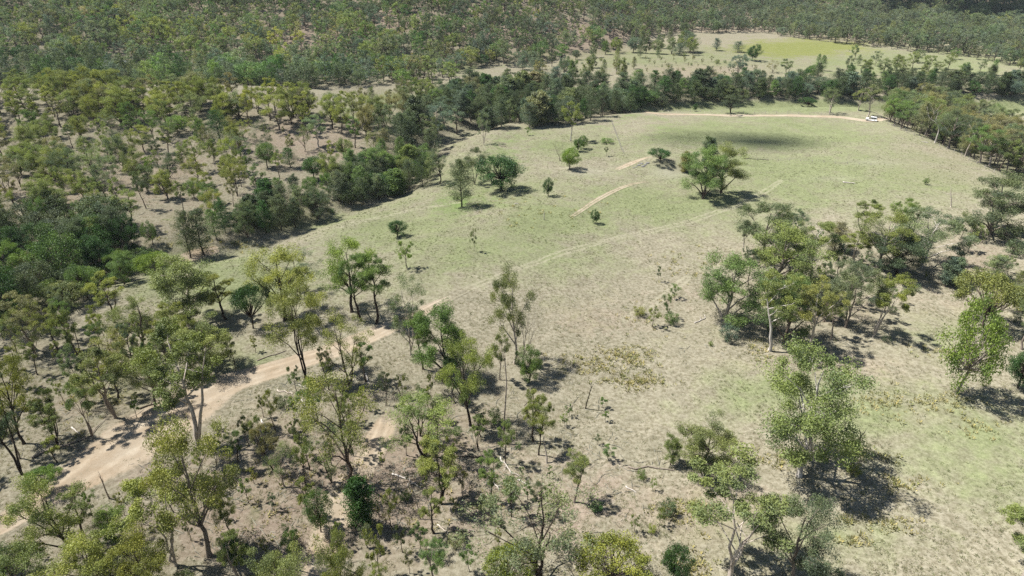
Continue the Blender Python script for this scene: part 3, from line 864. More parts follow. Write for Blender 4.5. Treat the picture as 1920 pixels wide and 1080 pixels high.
 ('gs', 1915, 655, 530, 70, 'olive', 'grey', 'gum cut by the right edge above the round deep green tree'),
 ('oak', 1862, 527, 478, 55, 'grey', 'grey', 'grey wispy she-oak at the right between grove and edge'),
 ('gd', 1318, 372, 274, 74, 'green', 'dark', 'left one of the pair of gums in the middle of the paddock'),
 ('gd', 1352, 362, 268, 68, 'olive', 'dark', 'right one of the pair of gums in the middle of the paddock'),
 ('con', 1324, 315, 256, 27, 'dusk', 'dark', 'dusky conical tree behind the pair of paddock gums'),
 ('con', 1284, 322, 284, 20, 'brown', 'dark', 'brownish bush on the bank left of the pair of paddock gums'),
 ('wat', 1237, 305, 279, 39, 'dkgreen', 'dark', 'flat-topped green tree on the earth bank'),
 ('lush', 1068, 318, 276, 34, 'bright', 'mid', 'bright yellow-green round tree in the upper paddock'),
 ('twig', 1050, 302, 262, 30, 'olive', 'grey', 'bare grey tree behind the bright round tree'),
 ('lush', 1083, 284, 259, 17, 'green', 'dark', 'left one of two small green trees in the upper paddock'),
 ('lush', 1093, 279, 253, 18, 'green', 'dark', 'right one of two small green trees in the upper paddock'),
 ('gt', 1070, 264, 190, 32, 'olive', 'white', 'tall white-trunked gum in front of the creek trees'),
 ('gx', 907, 271, 208, 26, 'grey', 'pale', 'thin pale gum alone in front of the creek trees'),
 ('sap', 990, 254, 238, 9, 'bright', 'grey', 'tiny bright sapling at the creek edge of the paddock'),
 ('shr', 1137, 268, 258, 27, 'green', 'mid', 'low wide shrub beside the left fence line'),
 ('sap', 1137, 293, 275, 8, 'grey', 'grey', 'little grey sapling below the fence-line shrub'),
 ('lush', 940, 358, 292, 76, 'dkgreen', 'dark', 'big dense dark green tree in the upper left paddock'),
 ('gs', 890, 346, 276, 44, 'dusk', 'grey', 'crooked gum behind the big dense dark green tree'),
 ('oak', 866, 388, 296, 50, 'dusk', 'dark', 'dark brown-green she-oak standing on the bright grass'),
 ('gs', 825, 344, 278, 42, 'grey', 'dark', 'grey-green gum left of the crooked gum'),
 ('dead', 1753, 268, 190, 38, 'olive', 'white', 'tall white dead tree at the paddock corner'),
 ('gx', 1555, 214, 163, 32, 'grey', 'pale', 'open pale gum beyond the gravel road'),
 ('gt', 1627, 219, 158, 32, 'grey', 'pale', 'grey gum by the gravel road near the white vehicle'),
 ('gt', 1609, 208, 165, 24, 'olive', 'pale', 'olive gum between the two grey gums beyond the road'),
 ('wat', 1515, 201, 183, 29, 'dkgreen', 'dark', 'round dark bush on the green strip beyond the road'),
 ('gx', 1370, 213, 176, 48, 'dark', 'dark', 'spreading dark half-bare tree beyond the road'),
 ('lush', 1303, 209, 194, 9, 'dkgreen', 'dark', 'tiny dark bush beyond the road'),
 ('lush', 1410, 114, 82, 26, 'dkgreen', 'dark', 'dark green tree at the near corner of the yellow field'),
 ('gs', 1383, 146, 102, 34, 'blue', 'grey', 'big blue-grey gum in front of the far paddock'),
 ('gt', 1472, 144, 110, 23, 'grey', 'grey', 'grey gum standing before the red bare patch'),
 ('gx', 1448, 136, 112, 24, 'brown', 'grey', 'bare brownish tree left of the red bare patch'),
 ('lush', 1525, 146, 120, 23, 'green', 'dark', 'green tree right of the red bare patch'),
 ('gs', 1602, 111, 83, 17, 'green', 'grey', 'small round tree at the right end of the yellow field'),
 ('gs', 1640, 124, 95, 17, 'grey', 'grey', 'upper one of three gums right of the yellow field'),
 ('gd', 1657, 136, 108, 23, 'grey', 'grey', 'bushiest of three gums right of the yellow field'),
 ('gs', 1690, 141, 110, 24, 'olive', 'grey', 'rightmost of three gums right of the yellow field'),
 ('gs', 1720, 118, 92, 20, 'grey', 'grey', 'grey-green gum alone in the far right paddock'),
 ('gs', 1740, 134, 103, 24, 'olive', 'grey', 'taller one of two gums in the far right paddock'),
 ('gs', 1757, 136, 115, 19, 'olive', 'grey', 'shorter one of two gums in the far right paddock'),
 ('gs', 1787, 111, 89, 16, 'green', 'grey', 'small gum at the far edge of the right paddock'),
 ('oak', 1343, 95, 71, 15, 'blue', 'dark', 'narrow dark she-oak on the far green rise'),
 ('oak', 1383, 98, 77, 22, 'blue', 'dark', 'rounded blue-grey she-oak left of the yellow field'),
 ('oak', 1293, 98, 61, 32, 'blue', 'dark', 'large dark she-oak clump on the far green rise'),
 ('lush', 1187, 99, 70, 26, 'blue', 'dark', 'rounded dark tree in the far clearing'),
 ('gs', 1053, 117, 82, 24, 'green', 'dark', 'green gum at the left end of the far clearing'),
 ('oak', 1130, 93, 71, 13, 'dark', 'dark', 'narrow dark tree in the far clearing'),
 ('oak', 1003, 141, 107, 29, 'blue', 'dark', 'dark bluish she-oak, larger of two before the far clearing'),
 ('oak', 980, 131, 104, 20, 'blue', 'dark', 'dark bluish she-oak, smaller of two before the far clearing'),
 ('lush', 1233, 101, 75, 24, 'grey', 'dark', 'grey-green round tree right of the far clearing'),
 ('oak', 1273, 104, 80, 24, 'blue', 'dark', 'dark she-oak at the right end of the far clearing'),
 ('lush', 757, 240, 210, 32, 'bright', 'mid', 'bright green spreading tree before the upper creek'),
 ('gs', 732, 230, 172, 46, 'brown', 'dark', 'brownish gum left of the bright spreading tree'),
 ('oak', 415, 272, 205, 42, 'dkgreen', 'dark', 'dark conical tree standing clear on the forested hillside'),
 ('oak', 545, 315, 276, 28, 'dkgreen', 'dark', 'small dark tree on the open part of the hillside'),
 ('lush', 365, 372, 336, 30, 'bright', 'mid', 'bright green bush near the foot of the hillside'),
 ('gt', 597, 275, 215, 40, 'grey', 'white', 'white-trunked gum on the open part of the hillside'),
 # standing dead poles
 ('pole', 1595, 878, 803, 22, 'olive', 'grey', 'leaning dead stem right of the large white-trunked gum'),
 ('pole', 1098, 766, 712, 10, 'olive', 'dark', 'short dead stump-like stem on the open slope'),
 ('pole', 943, 832, 650, 26, 'olive', 'grey', 'tall thin dead pole in the central clump'),
 ('pole', 1025, 868, 820, 16, 'olive', 'pale', 'pair of pale dead stems in the fallen timber'),
 ('pole', 205, 935, 875, 14, 'olive', 'grey', 'thin leafless stem on the lower verge of the track'),
 ('dead', 1783, 388, 338, 26, 'olive', 'pale', 'small pale dead tree left of the big dark gum'),
 # single bushes and saplings on the open slopes
 ('shr', 1597, 890, 872, 26, 'yellow', 'mid', 'yellow-green shrub at the foot of the leaning dead stem'),
 ('shr', 1547, 1085, 1066, 62, 'dark', 'mid', 'dark low shrub at the bottom edge below the dusky wide gum'),
 ('shr', 928, 796, 766, 30, 'green', 'mid', 'green shrub beneath the tall thin dead pole'),
 ('sap', 1129, 764, 744, 14, 'green', 'grey', 'uppermost sapling on the slope right of the stump-like stem'),
 ('sap', 1068, 781, 760, 14, 'green', 'grey', 'sapling just below the stump-like stem'),
 ('sap', 1058, 799, 775, 15, 'olive', 'grey', 'sapling left below the stump-like stem'),
 ('sap', 1135, 792, 772, 12, 'green', 'grey', 'neat small sapling below the uppermost slope sapling'),
 ('sap', 1120, 834, 814, 12, 'grey', 'grey', 'greyish sapling in the middle of the sapling scatter'),
 ('sap', 1141, 863, 835, 26, 'green', 'grey', 'broader green sapling in the sapling scatter'),
 ('gd', 1257, 872, 820, 32, 'olive', 'mid', 'young bushy gum at the upper end of the fallen pole'),
 ('shr', 1202, 898, 880, 20, 'bright', 'mid', 'bright green shrub just below the fallen pole'),
 ('sap', 1223, 921, 898, 12, 'bright', 'grey', 'bright little sapling below the fallen pole'),
 ('sap', 1190, 997, 966, 18, 'olive', 'grey', 'olive sapling above the broad yellow wattle'),
 ('shr', 1223, 1000, 986, 16, 'yellow', 'mid', 'small yellow shrub above the deep green round tree'),
 ('sap', 1185, 1044, 1012, 14, 'green', 'grey', 'thin green sapling beside the broad yellow wattle'),
 ('sap', 1236, 985, 952, 18, 'olive', 'grey', 'sapling beside the grey-green shrub on the lower slope'),
 ('shr', 1252, 967, 938, 32, 'grey', 'mid', 'grey-green shrub on the lower slope'),
 ('shr', 1117, 958, 940, 26, 'dkgreen', 'mid', 'dark round shrub on the bare lower slope'),
 ('sap', 790, 1034, 984, 26, 'green', 'grey', 'green sapling in the bottom scrub left of the brownish bush'),
 ('shr', 855, 1024, 1000, 32, 'brown', 'mid', 'brownish shrub in the bottom scrub'),
 ('sap', 880, 1072, 1024, 30, 'green', 'grey', 'green sapling in the bottom scrub right of the brownish bush'),
 ('sap', 712, 1085, 990, 28, 'yolive', 'grey', 'tall yellow-olive sapling at the bottom right of the side track'),
 ('shr', 822, 1048, 1024, 38, 'green', 'mid', 'green shrub in the bottom scrub'),
 ('sap', 1233, 528, 498, 9, 'grey', 'grey', 'thin sapling high on the open slope'),
 ('sap', 1264, 561, 533, 18, 'green', 'grey', 'uppermost of the knot of young trees on the open slope'),
 ('sap', 1223, 612, 576, 24, 'olive', 'grey', 'leftmost of the knot of young trees on the open slope'),
 ('sap', 1250, 598, 550, 18, 'green', 'grey', 'tallest of the knot of young trees on the open slope'),
 ('shr', 1257, 608, 584, 26, 'green', 'mid', 'green shrub under the knot of young trees'),
 ('shr', 1200, 592, 577, 24, 'yolive', 'mid', 'yellowish shrub left of the knot of young trees'),
 ('shr', 1883, 448, 422, 44, 'grey', 'mid', 'grey-green shrub below the big dark gum'),
 ('shr', 1905, 478, 450, 44, 'dusk', 'mid', 'dusky shrub at the right edge'),
 ('shr', 1735, 346, 334, 10, 'green', 'mid', 'small green sapling-like shrub alone in the far paddock'),
 ('shr', 1660, 640, 628, 20, 'dark', 'mid', 'dark low shrub right of the leaning many-stemmed gum'),
 ('shr', 1362, 640, 605, 34, 'blue', 'mid', 'bluish shrub at the foot of the light green gum'),
 ('shr', 1332, 648, 640, 9, 'bright', 'mid', 'tiny green shrub on the bare slope left of the grove'),
]
LEAN = {('pole', 1595): 0.28, ('gt', 42): -0.18, ('gt', 157): -0.12, ('twig', 980): 0.12, ('gm', 1637): 0.12, ('lush', 1793): 0.04}
for k, bx, by, ty, w, ti, tr, lab in HAND:
    g = {'gum_tree': 'gum trees of the open woodland', 'she_oak': 'single she-oaks', 'leafy_tree': 'single leafy trees', 'wattle_tree': 'domed small trees',
         'shrub': 'shrubs on the open ground', 'sapling': 'saplings on the open ground', 'dead_tree': 'dead trees'}[NAME[k]]
    if 1340 < bx < 1750 and 370 < ty < 530: w *= 1.2
    if (k, bx) in LEAN:
        put(k, bx, by, ty, w, ti, tr, lab, g, lean=LEAN[(k, bx)], rz=0.0)
    else:
        put(k, bx, by, ty, w, ti, tr, lab, g)

# ------------------------------------------------------------------ woods: many trees, each planted by itself
ORD = ['first', 'second', 'third', 'fourth', 'fifth', 'sixth', 'seventh', 'eighth', 'ninth', 'tenth', 'eleventh', 'twelfth', 'thirteenth', 'fourteenth', 'fifteenth', 'sixteenth']
BUCKET = {}
NOGO_TRACK = [(TRACK_A, 3.4), (TRACK_B, 1.6), (TRACK_F, 2.0), (TRACK_E, 3.0)]
TRACK_PX = []
for C_ in (TRACK_A, TRACK_B):
    q_ = project(C_[::5, 0], C_[::5, 1], zfun(C_[::5, 0], C_[::5, 1])); TRACK_PX.append(np.stack([q_[0], q_[1]], -1))
def scatter(poly, spacing, n_try, seed, own=None, y_lim=(40, 460), x_lim=(-420, 420), cap=10 ** 6, avoid=None, clear=True):
    rng = np.random.default_rng(seed)
    B = np.array([at(*p)[:2] for p in poly])
    x_lim = (max(x_lim[0], B[:, 0].min() - 4), min(x_lim[1], B[:, 0].max() + 4)); y_lim = (max(y_lim[0], B[:, 1].min() - 4), min(y_lim[1], B[:, 1].max() + 4))
    n_try = int((x_lim[1] - x_lim[0]) * (y_lim[1] - y_lim[0]) / spacing ** 2 * 7)
    X = rng.uniform(*x_lim, n_try); Y = rng.uniform(*y_lim, n_try)
    px, py, f = project(X, Y, zfun(X, Y))
    ok = in_poly(px, py, poly)
    for C, w in NOGO_TRACK:
        sel = np.where(ok)[0]
        if len(sel):
            d = poly_dist(X[sel], Y[sel], [tuple(p[:2]) for p in C[::6]])
            ok[sel[d < w]] = False
    sel = np.where(ok)[0]
    if len(sel) and clear:
        for TPX in TRACK_PX:
            lim = 13
            bad = np.zeros(len(sel), bool)
            for hh in (3.0, 5.0, 7.0, 9.0):
                qx, qy, _ = project(X[sel], Y[sel], zfun(X[sel], Y[sel]) + hh)
                bad |= np.min(np.hypot(qx[:, None] - TPX[None, :, 0], qy[:, None] - TPX[None, :, 1]), axis=1) < lim + 4
            ok[sel[bad & (rng.uniform(0, 1, len(sel)) < 0.8)]] = False
            sel = np.where(ok)[0]
    out = []
    ex = np.array(SPOTS) if SPOTS else np.zeros((0, 2))
    own = [] if own is None else own
    for i in np.where(ok)[0]:
        p = np.array([X[i], Y[i]])
        if len(ex) and np.min(np.hypot(*(ex - p).T)) < (spacing * 0.7 if avoid is None else avoid):
            continue
        if own and np.min(np.hypot(*(np.array(own) - p).T)) < spacing * rng.uniform(0.75, 1.25):
            continue
        own.append((X[i], Y[i])); out.append((X[i], Y[i]))
        if len(out) >= cap:
            break
    return out

def wood(poly, spacing, n_try, seed, mixk, hrange, wfac, tints, trunks, place, group, **kw):
    for x, y in scatter(poly, spacing, n_try, seed, **kw):
        k = rnd.choices([m[0] for m in mixk], [m[1] for m in mixk])[0]
        ti = rnd.choices([m[0] for m in tints], [m[1] for m in tints])[0]
        tr = rnd.choice(trunks)
        if k in ('lush',) and ti in ('yolive', 'brown', 'grey'): ti = rnd.choice(['green', 'dkgreen', 'dusk', 'bright'])
        if k in ('oak', 'con') and ti in ('yolive', 'bright'): ti = rnd.choice(['dusk', 'dark', 'blue'])
        h = rnd.uniform(*hrange)
        if k in ('lush', 'wat'): h *= 0.72
        if k == 'shr': h = rnd.uniform(1.2, 2.8)
        if k == 'sap': h = rnd.uniform(2.2, 6.0) if y < 300 else rnd.uniform(2.2, 4.2)
        z = float(zfun(x, y))
        P = PROTO[k][0]
        px, py, f = project(x, y, z)
        WAIT.append(dict(k=k, x=x, y=y, z=z, h=h, w=h * P[3] / P[2] * rnd.uniform(0.8, 1.25) * wfac, ti=ti, tr=tr, place=place, group=group, px=float(px), py=float(py), size=h / float(f)))
        SPOTS.append((x, y))
WAIT = []
MASS = []

FOREST_T = [('olive', 4), ('yolive', 5.5), ('grey', 2.0), ('brown', 1.6), ('green', 1.4), ('dusk', 1.4), ('bright', 0.5)]
wood([(-60, 188), (120, 178), (300, 190), (480, 200), (560, 212), (620, 222), (720, 232), (690, 258), (560, 246), (440, 238), (300, 234), (150, 240), (-60, 250)],
     6.8, 9000, 21, [('gt', 5), ('gs', 3), ('gd', 3)], (11, 15), 1.32, [('yolive', 8), ('olive', 4), ('brown', 1.6), ('grey', 1)], ['dark', 'dark', 'mid', 'grey'], 'along the left hillside crest', 'hillside forest')
wood([(-60, 250), (300, 236), (440, 243), (470, 330), (430, 425), (330, 400), (200, 415), (-60, 430)],
     8.0, 9000, 22, [('gt', 4), ('gs', 3), ('gd', 4), ('lush', 1.2), ('gx', 1.2), ('twig', .3)], (8, 13), 1.12, FOREST_T, ['dark', 'dark', 'mid', 'grey', 'pale'], 'on the left hillside slope', 'hillside forest')
wood([(440, 240), (700, 250), (740, 290), (640, 340), (520, 370), (440, 425)],
     9.0, 4000, 23, [('gt', 4), ('gs', 2), ('gx', 2), ('lush', 1), ('shr', 2), ('sap', 2)], (8, 13), 0.95, FOREST_T, ['dark', 'mid', 'pale'], 'on the open part of the hillside', 'hillside forest')
wood([(395, 476), (470, 455), (560, 425), (640, 395), (720, 375), (808, 350), (800, 300), (740, 296), (650, 335), (560, 376), (460, 415), (390, 440)],
     4.2, 6000, 24, [('oak', 4), ('lush', 3), ('gd', 1.5), ('con', 1.2), ('shr', 1)], (7.5, 12), 1.15, [('dusk', 4), ('dark', 2.5), ('dkgreen', 3), ('green', 2.5), ('grey', 1.2), ('olive', 1.2)], ['dark', 'mid'], 'on the near creek bank', 'creek trees')
wood([(-60, 425), (200, 415), (285, 465), (290, 500), (170, 575), (-60, 640)],
     5.0, 7000, 25, [('lush', 5), ('gd', 2), ('oak', 1.5), ('shr', 1)], (7, 13), 1.1, [('dkgreen', 3), ('green', 3), ('dusk', 3), ('dark', 2), ('olive', 1.5), ('bright', .7)], ['dark', 'mid'], 'in the left creek thicket', 'creek trees')
wood([(700, 300), (790, 345), (815, 300), (830, 262), (905, 246), (1040, 240), (1185, 214), (1185, 190), (1040, 172), (900, 172), (840, 190), (815, 226), (720, 265)],
     6.8, 7000, 26, [('oak', 6), ('gd', 1), ('lush', 1.3), ('gt', 1), ('con', 1)], (10, 15), 1.25, [('dusk', 4), ('dark', 3), ('blue', 2.5), ('dkgreen', 1.2), ('brown', .8), ('grey', 1.2)], ['dark', 'mid', 'pale'], 'along the middle creek bend', 'creek trees')
wood([(1185, 205), (1300, 196), (1450, 190), (1600, 187), (1920, 181), (1990, 181), (1990, 166), (1600, 166), (1300, 168), (1150, 176)],
     5.2, 9000, 27, [('oak', 6), ('lush', 2.5), ('gd', .6), ('con', 1)], (9, 13), 1.3, [('dusk', 4), ('dark', 3), ('dkgreen', 2), ('blue', 2), ('green', .9)], ['dark', 'mid'], 'in the creek belt beyond the road', 'creek trees')
wood([(1662, 230), (1700, 247), (1760, 271), (1830, 303), (1920, 343), (1990, 368), (1990, 292), (1850, 240), (1780, 215), (1665, 207)],
     5.8, 8000, 29, [('gt', 4), ('gs', 3), ('gd', 2), ('oak', 1.2), ('lush', .6), ('gx', 2)], (11, 15.5), 1.2, [('brown', 4), ('olive', 2.5), ('grey', 3), ('dusk', 2), ('green', 1)], ['grey', 'mid', 'pale', 'dark'], 'in the right fence gully', 'gully wood at right')
wood([(-60, 640), (150, 605), (300, 650), (420, 665), (500, 640), (470, 690), (330, 755), (190, 828), (90, 880), (-60, 930)],
     4.1, 9000, 30, [('sap', 4.5), ('gt', 5), ('gm', 1.2), ('gx', 1), ('shr', 1)], (7, 12), 0.9, [('olive', 4), ('yolive', 3), ('green', 2), ('brown', 1), ('grey', 1)], ['dark', 'mid', 'grey'], 'in young woodland above the track', 'woodland above the track', y_lim=(60, 200), x_lim=(-170, 10))
wood([(400, 800), (560, 725), (720, 700), (900, 770), (1000, 850), (1060, 900), (930, 1080), (700, 1120), (450, 1120), (400, 960)],
     3.6, 9000, 31, [('sap', 8), ('shr', 2.5), ('gt', 3.2), ('gx', .8), ('pole', .5)], (5.5, 10), 0.85, [('olive', 4), ('green', 3), ('yolive', 2.5), ('dusk', 1.5), ('brown', 1)], ['dark', 'mid', 'grey'], 'in the scrub below the track', 'scrub below the track', y_lim=(50, 160), x_lim=(-70, 30))
wood([(-60, 960), (100, 980), (250, 900), (400, 850), (420, 1120), (-60, 1160)],
     4.0, 6000, 32, [('sap', 5), ('shr', 2.5), ('gd', 1), ('gt', 2.4)], (5.5, 10), 0.9, [('olive', 4), ('green', 2), ('yolive', 4), ('dusk', 1), ('bright', .5)], ['dark', 'mid', 'grey'], 'in the lower left scrub', 'lower left scrub', y_lim=(45, 130), x_lim=(-100, -20))
wood([(1380, 470), (1700, 430), (1760, 520), (1640, 640), (1500, 660), (1350, 620)],
     6.0, 4000, 33, [('gt', 5), ('shr', 3), ('sap', 2), ('gd', 1)], (8, 13), 1.0, [('olive', 4), ('green', 1.5), ('dusk', 2), ('grey', 2)], ['grey', 'mid', 'pale'], 'inside the right-hand grove', 'smaller growth of the grove', cap=34)
wood([(1780, 400), (1990, 400), (1990, 620), (1860, 600), (1790, 520)],
     6.0, 4000, 34, [('shr', 4), ('sap', 2), ('oak', 1.2), ('gd', 1)], (5, 9), 1.0, [('grey', 3), ('dusk', 2), ('olive', 2), ('brown', 1)], ['grey', 'mid'], 'on the scrubby right edge', 'scrub at the right edge', cap=24)
wood([(640, 215), (830, 190), (1000, 175), (820, 225), (690, 262)],
     8, 3000, 35, [('gs', 3), ('gt', 2), ('oak', 1), ('lush', 1)], (10, 14), 1.0, [('brown', 2), ('olive', 3), ('grey', 2), ('green', 1)], ['grey', 'dark'], 'on the creek flat', 'creek flat trees', cap=16)
wood([(1195, 150), (1210, 112), (1330, 108), (1430, 128), (1400, 155)],
     6.2, 4000, 36, [('sap', 4), ('shr', 1)], (2.4, 4.4), 1.1, [('brown', 3), ('olive', 1.5), ('grey', 1)], ['mid'], 'in the young brown planting', 'young planting', y_lim=(380, 520), avoid=3, cap=60)

wood([(1000, 130), (1100, 92), (1290, 62), (1300, 105), (1200, 112), (1190, 150), (1080, 160)],
     9, 3000, 37, [('gs', 3), ('gd', 2), ('oak', 2), ('lush', 1), ('shr', 2)], (7, 12), 1.0, [('grey', 3), ('olive', 2), ('green', 1.4), ('dusk', 2), ('blue', 1.5), ('brown', .6)], ['grey', 'mid'], 'in the far clearing', 'far clearing trees', y_lim=(380, 640), avoid=5, cap=46)
wood([(1430, 150), (1560, 118), (1920, 132), (1960, 160), (1600, 165)],
     13, 3000, 38, [('gs', 3), ('gd', 2), ('oak', 1), ('lush', .6)], (6.5, 10.5), 1.0, [('grey', 3), ('olive', 2), ('green', 1.4), ('dusk', 1)], ['grey', 'mid'], 'across the far right paddock', 'far paddock trees', y_lim=(360, 560), avoid=8, cap=22)
# the largest of each kind stand by themselves; past about 300 of a kind the smallest join the wooded mass
MOST = {'gum_tree': 300, 'she_oak': 290, 'leafy_tree': 290, 'sapling': 290, 'shrub': 290, 'dead_tree': 290}
WAIT.sort(key=lambda r: -r['size'] * (1.0 if -30 < r['px'] < 1950 else 0.2))
for r in WAIT:
    nm = NAME[r['k']]
    if N_OF.get(nm, 0) >= MOST[nm]:
        MASS.append(r); continue
    o = plant(r['k'], r['x'], r['y'], r['z'], r['h'], r['w'], r['ti'], r['tr'], None, r['group'])
    BUCKET.setdefault((nm, ADJ[r['ti']] if PROTO[r['k']][0][1] is not None else ('white' if r['tr'] in ('white', 'pale') else 'grey'), r['place']), []).append((r['px'], o))

def ordinal_labels():
    for (nm, adj, place), L_ in BUCKET.items():
        L_.sort(key=lambda t: t[0])
        kind = nm.replace('_', ' ').replace('she oak', 'she-oak')
        n = len(L_)
        if n > 14:
            k = math.ceil(n / 12)
            cuts = {2: ['left half', 'right half'], 3: ['left third', 'middle third', 'right third']}.get(k, ['leftmost quarter', 'second quarter', 'third quarter', 'rightmost quarter'])
            k = len(cuts)
            parts = [(L_[i * n // k:(i + 1) * n // k], ', ' + cuts[i]) for i in range(k)]
        else:
            parts = [(L_, '')]
        for M, suf in parts:
            m = len(M)
            for i, (px, o) in enumerate(M):
                if m == 1: lab = f'only {adj} {kind} {place}{suf}'
                elif m <= 16: lab = f'{ORD[i]} {adj} {kind} from left {place}{suf}'
                else: lab = f'{adj} {kind} {place}{suf}'
                o['label'] = lab
ordinal_labels()
print('PLANTED', N_OF)

# ------------------------------------------------------------------ far forest: one mass
def hidden_proto(kind_name, geos):
    coll = bpy.data.collections.new(kind_name)
    for i, g in enumerate(geos):
        o = bpy.data.objects.new(f'{kind_name}_{i:02d}', g)
        coll.objects.link(o)
    return coll

def instancer(name, pts, scale, rot, idx, tint, coll, label):
    me = bpy.data.meshes.new(name)
    n = len(pts)
    me.vertices.add(n); me.vertices.foreach_set('co', np.asarray(pts, np.float32).ravel())
    for an, ty, key, arr in (('sc', 'FLOAT_VECTOR', 'vector', scale), ('ro', 'FLOAT_VECTOR', 'vector', rot), ('tint', 'FLOAT_COLOR', 'color', tint)):
        a = me.attributes.new(an, ty, 'POINT'); a.data.foreach_set(key, np.asarray(arr, np.float32).ravel())
    a = me.attributes.new('idx', 'INT', 'POINT'); a.data.foreach_set('value', np.asarray(idx, np.int32))
    o = link(name, me)
    ng = bpy.data.node_groups.new(name + '_nodes', 'GeometryNodeTree')
    ng.interface.new_socket('Geometry', in_out='INPUT', socket_type='NodeSocketGeometry')
    ng.interface.new_socket('Geometry', in_out='OUTPUT', socket_type='NodeSocketGeometry')
    gi = ng.nodes.new('NodeGroupInput'); go = ng.nodes.new('NodeGroupOutput')
    ci = ng.nodes.new('GeometryNodeCollectionInfo'); ci.inputs['Collection'].default_value = coll
    ci.inputs['Separate Children'].default_value = True; ci.inputs['Reset Children'].default_value = True
    ip = ng.nodes.new('GeometryNodeInstanceOnPoints'); ip.inputs['Pick Instance'].default_value = True
    def attr(nm, ty):
        a = ng.nodes.new('GeometryNodeInputNamedAttribute'); a.data_type = ty; a.inputs['Name'].default_value = nm
        return a.outputs['Attribute']
    ng.links.new(gi.outputs[0], ip.inputs['Points']); ng.links.new(ci.outputs[0], ip.inputs['Instance'])
    ng.links.new(attr('idx', 'INT'), ip.inputs['Instance Index'])
    ng.links.new(attr('sc', 'FLOAT_VECTOR'), ip.inputs['Scale'])
    er = ng.nodes.new('FunctionNodeEulerToRotation'); ng.links.new(attr('ro', 'FLOAT_VECTOR'), er.inputs[0])
    ng.links.new(er.outputs[0], ip.inputs['Rotation'])
    ng.links.new(ip.outputs[0], go.inputs[0])
    md = o.modifiers.new('scatter', 'NODES'); md.node_group = ng
    tag(o, label, None, None, 'stuff')
    return o

def near_mass():
    kinds = sorted({r['k'] for r in MASS}); geos = []; first = {}
    for k in kinds:
        first[k] = len(geos)
        for T, C in GEO[k][:3]:
            g = Geo()
            for V, Q, A_ in zip(T.V, T.Q, T.A): g.V.append(V); g.Q.append(Q); g.A.append(A_); g.M.append(np.zeros(len(Q)))
            if C is not None and C.n:
                for V, Q, A_ in zip(C.V, C.Q, C.A): g.V.append(V); g.Q.append(Q + T.n); g.A.append(A_); g.M.append(np.ones(len(Q)))
            geos.append(g.mesh('wood_' + k, [BARK_FAR, LEAF_FAR]))
    coll = hidden_proto('wood_kinds', geos)
    m = len(MASS); P = []; sc = []; idx = []; ti = []
    for r in MASS:
        v = rnd.randrange(min(3, len(PROTO[r['k']]))); tm, cm, ph, pw = PROTO[r['k']][v]
        sz = r['h'] / ph; sx = min(max(r['w'] / pw, sz * .5), sz * 2.1)
        P.append((r['x'], r['y'], r['z'] - .1)); sc.append((sx, sx, sz)); idx.append(first[r['k']] + v)
        a = TINT[r['ti']]; q = rnd.uniform(.86, 1.16); ti.append((a[0] * q, a[1] * q, a[2] * q, 1))
    print('MASS', m)
    if m:
        instancer('woodland', P, sc, [(0, 0, rnd.uniform(0, 6.28)) for _ in range(m)], idx, ti, coll, 'thick olive woodland filling the left hillside and creek banks')

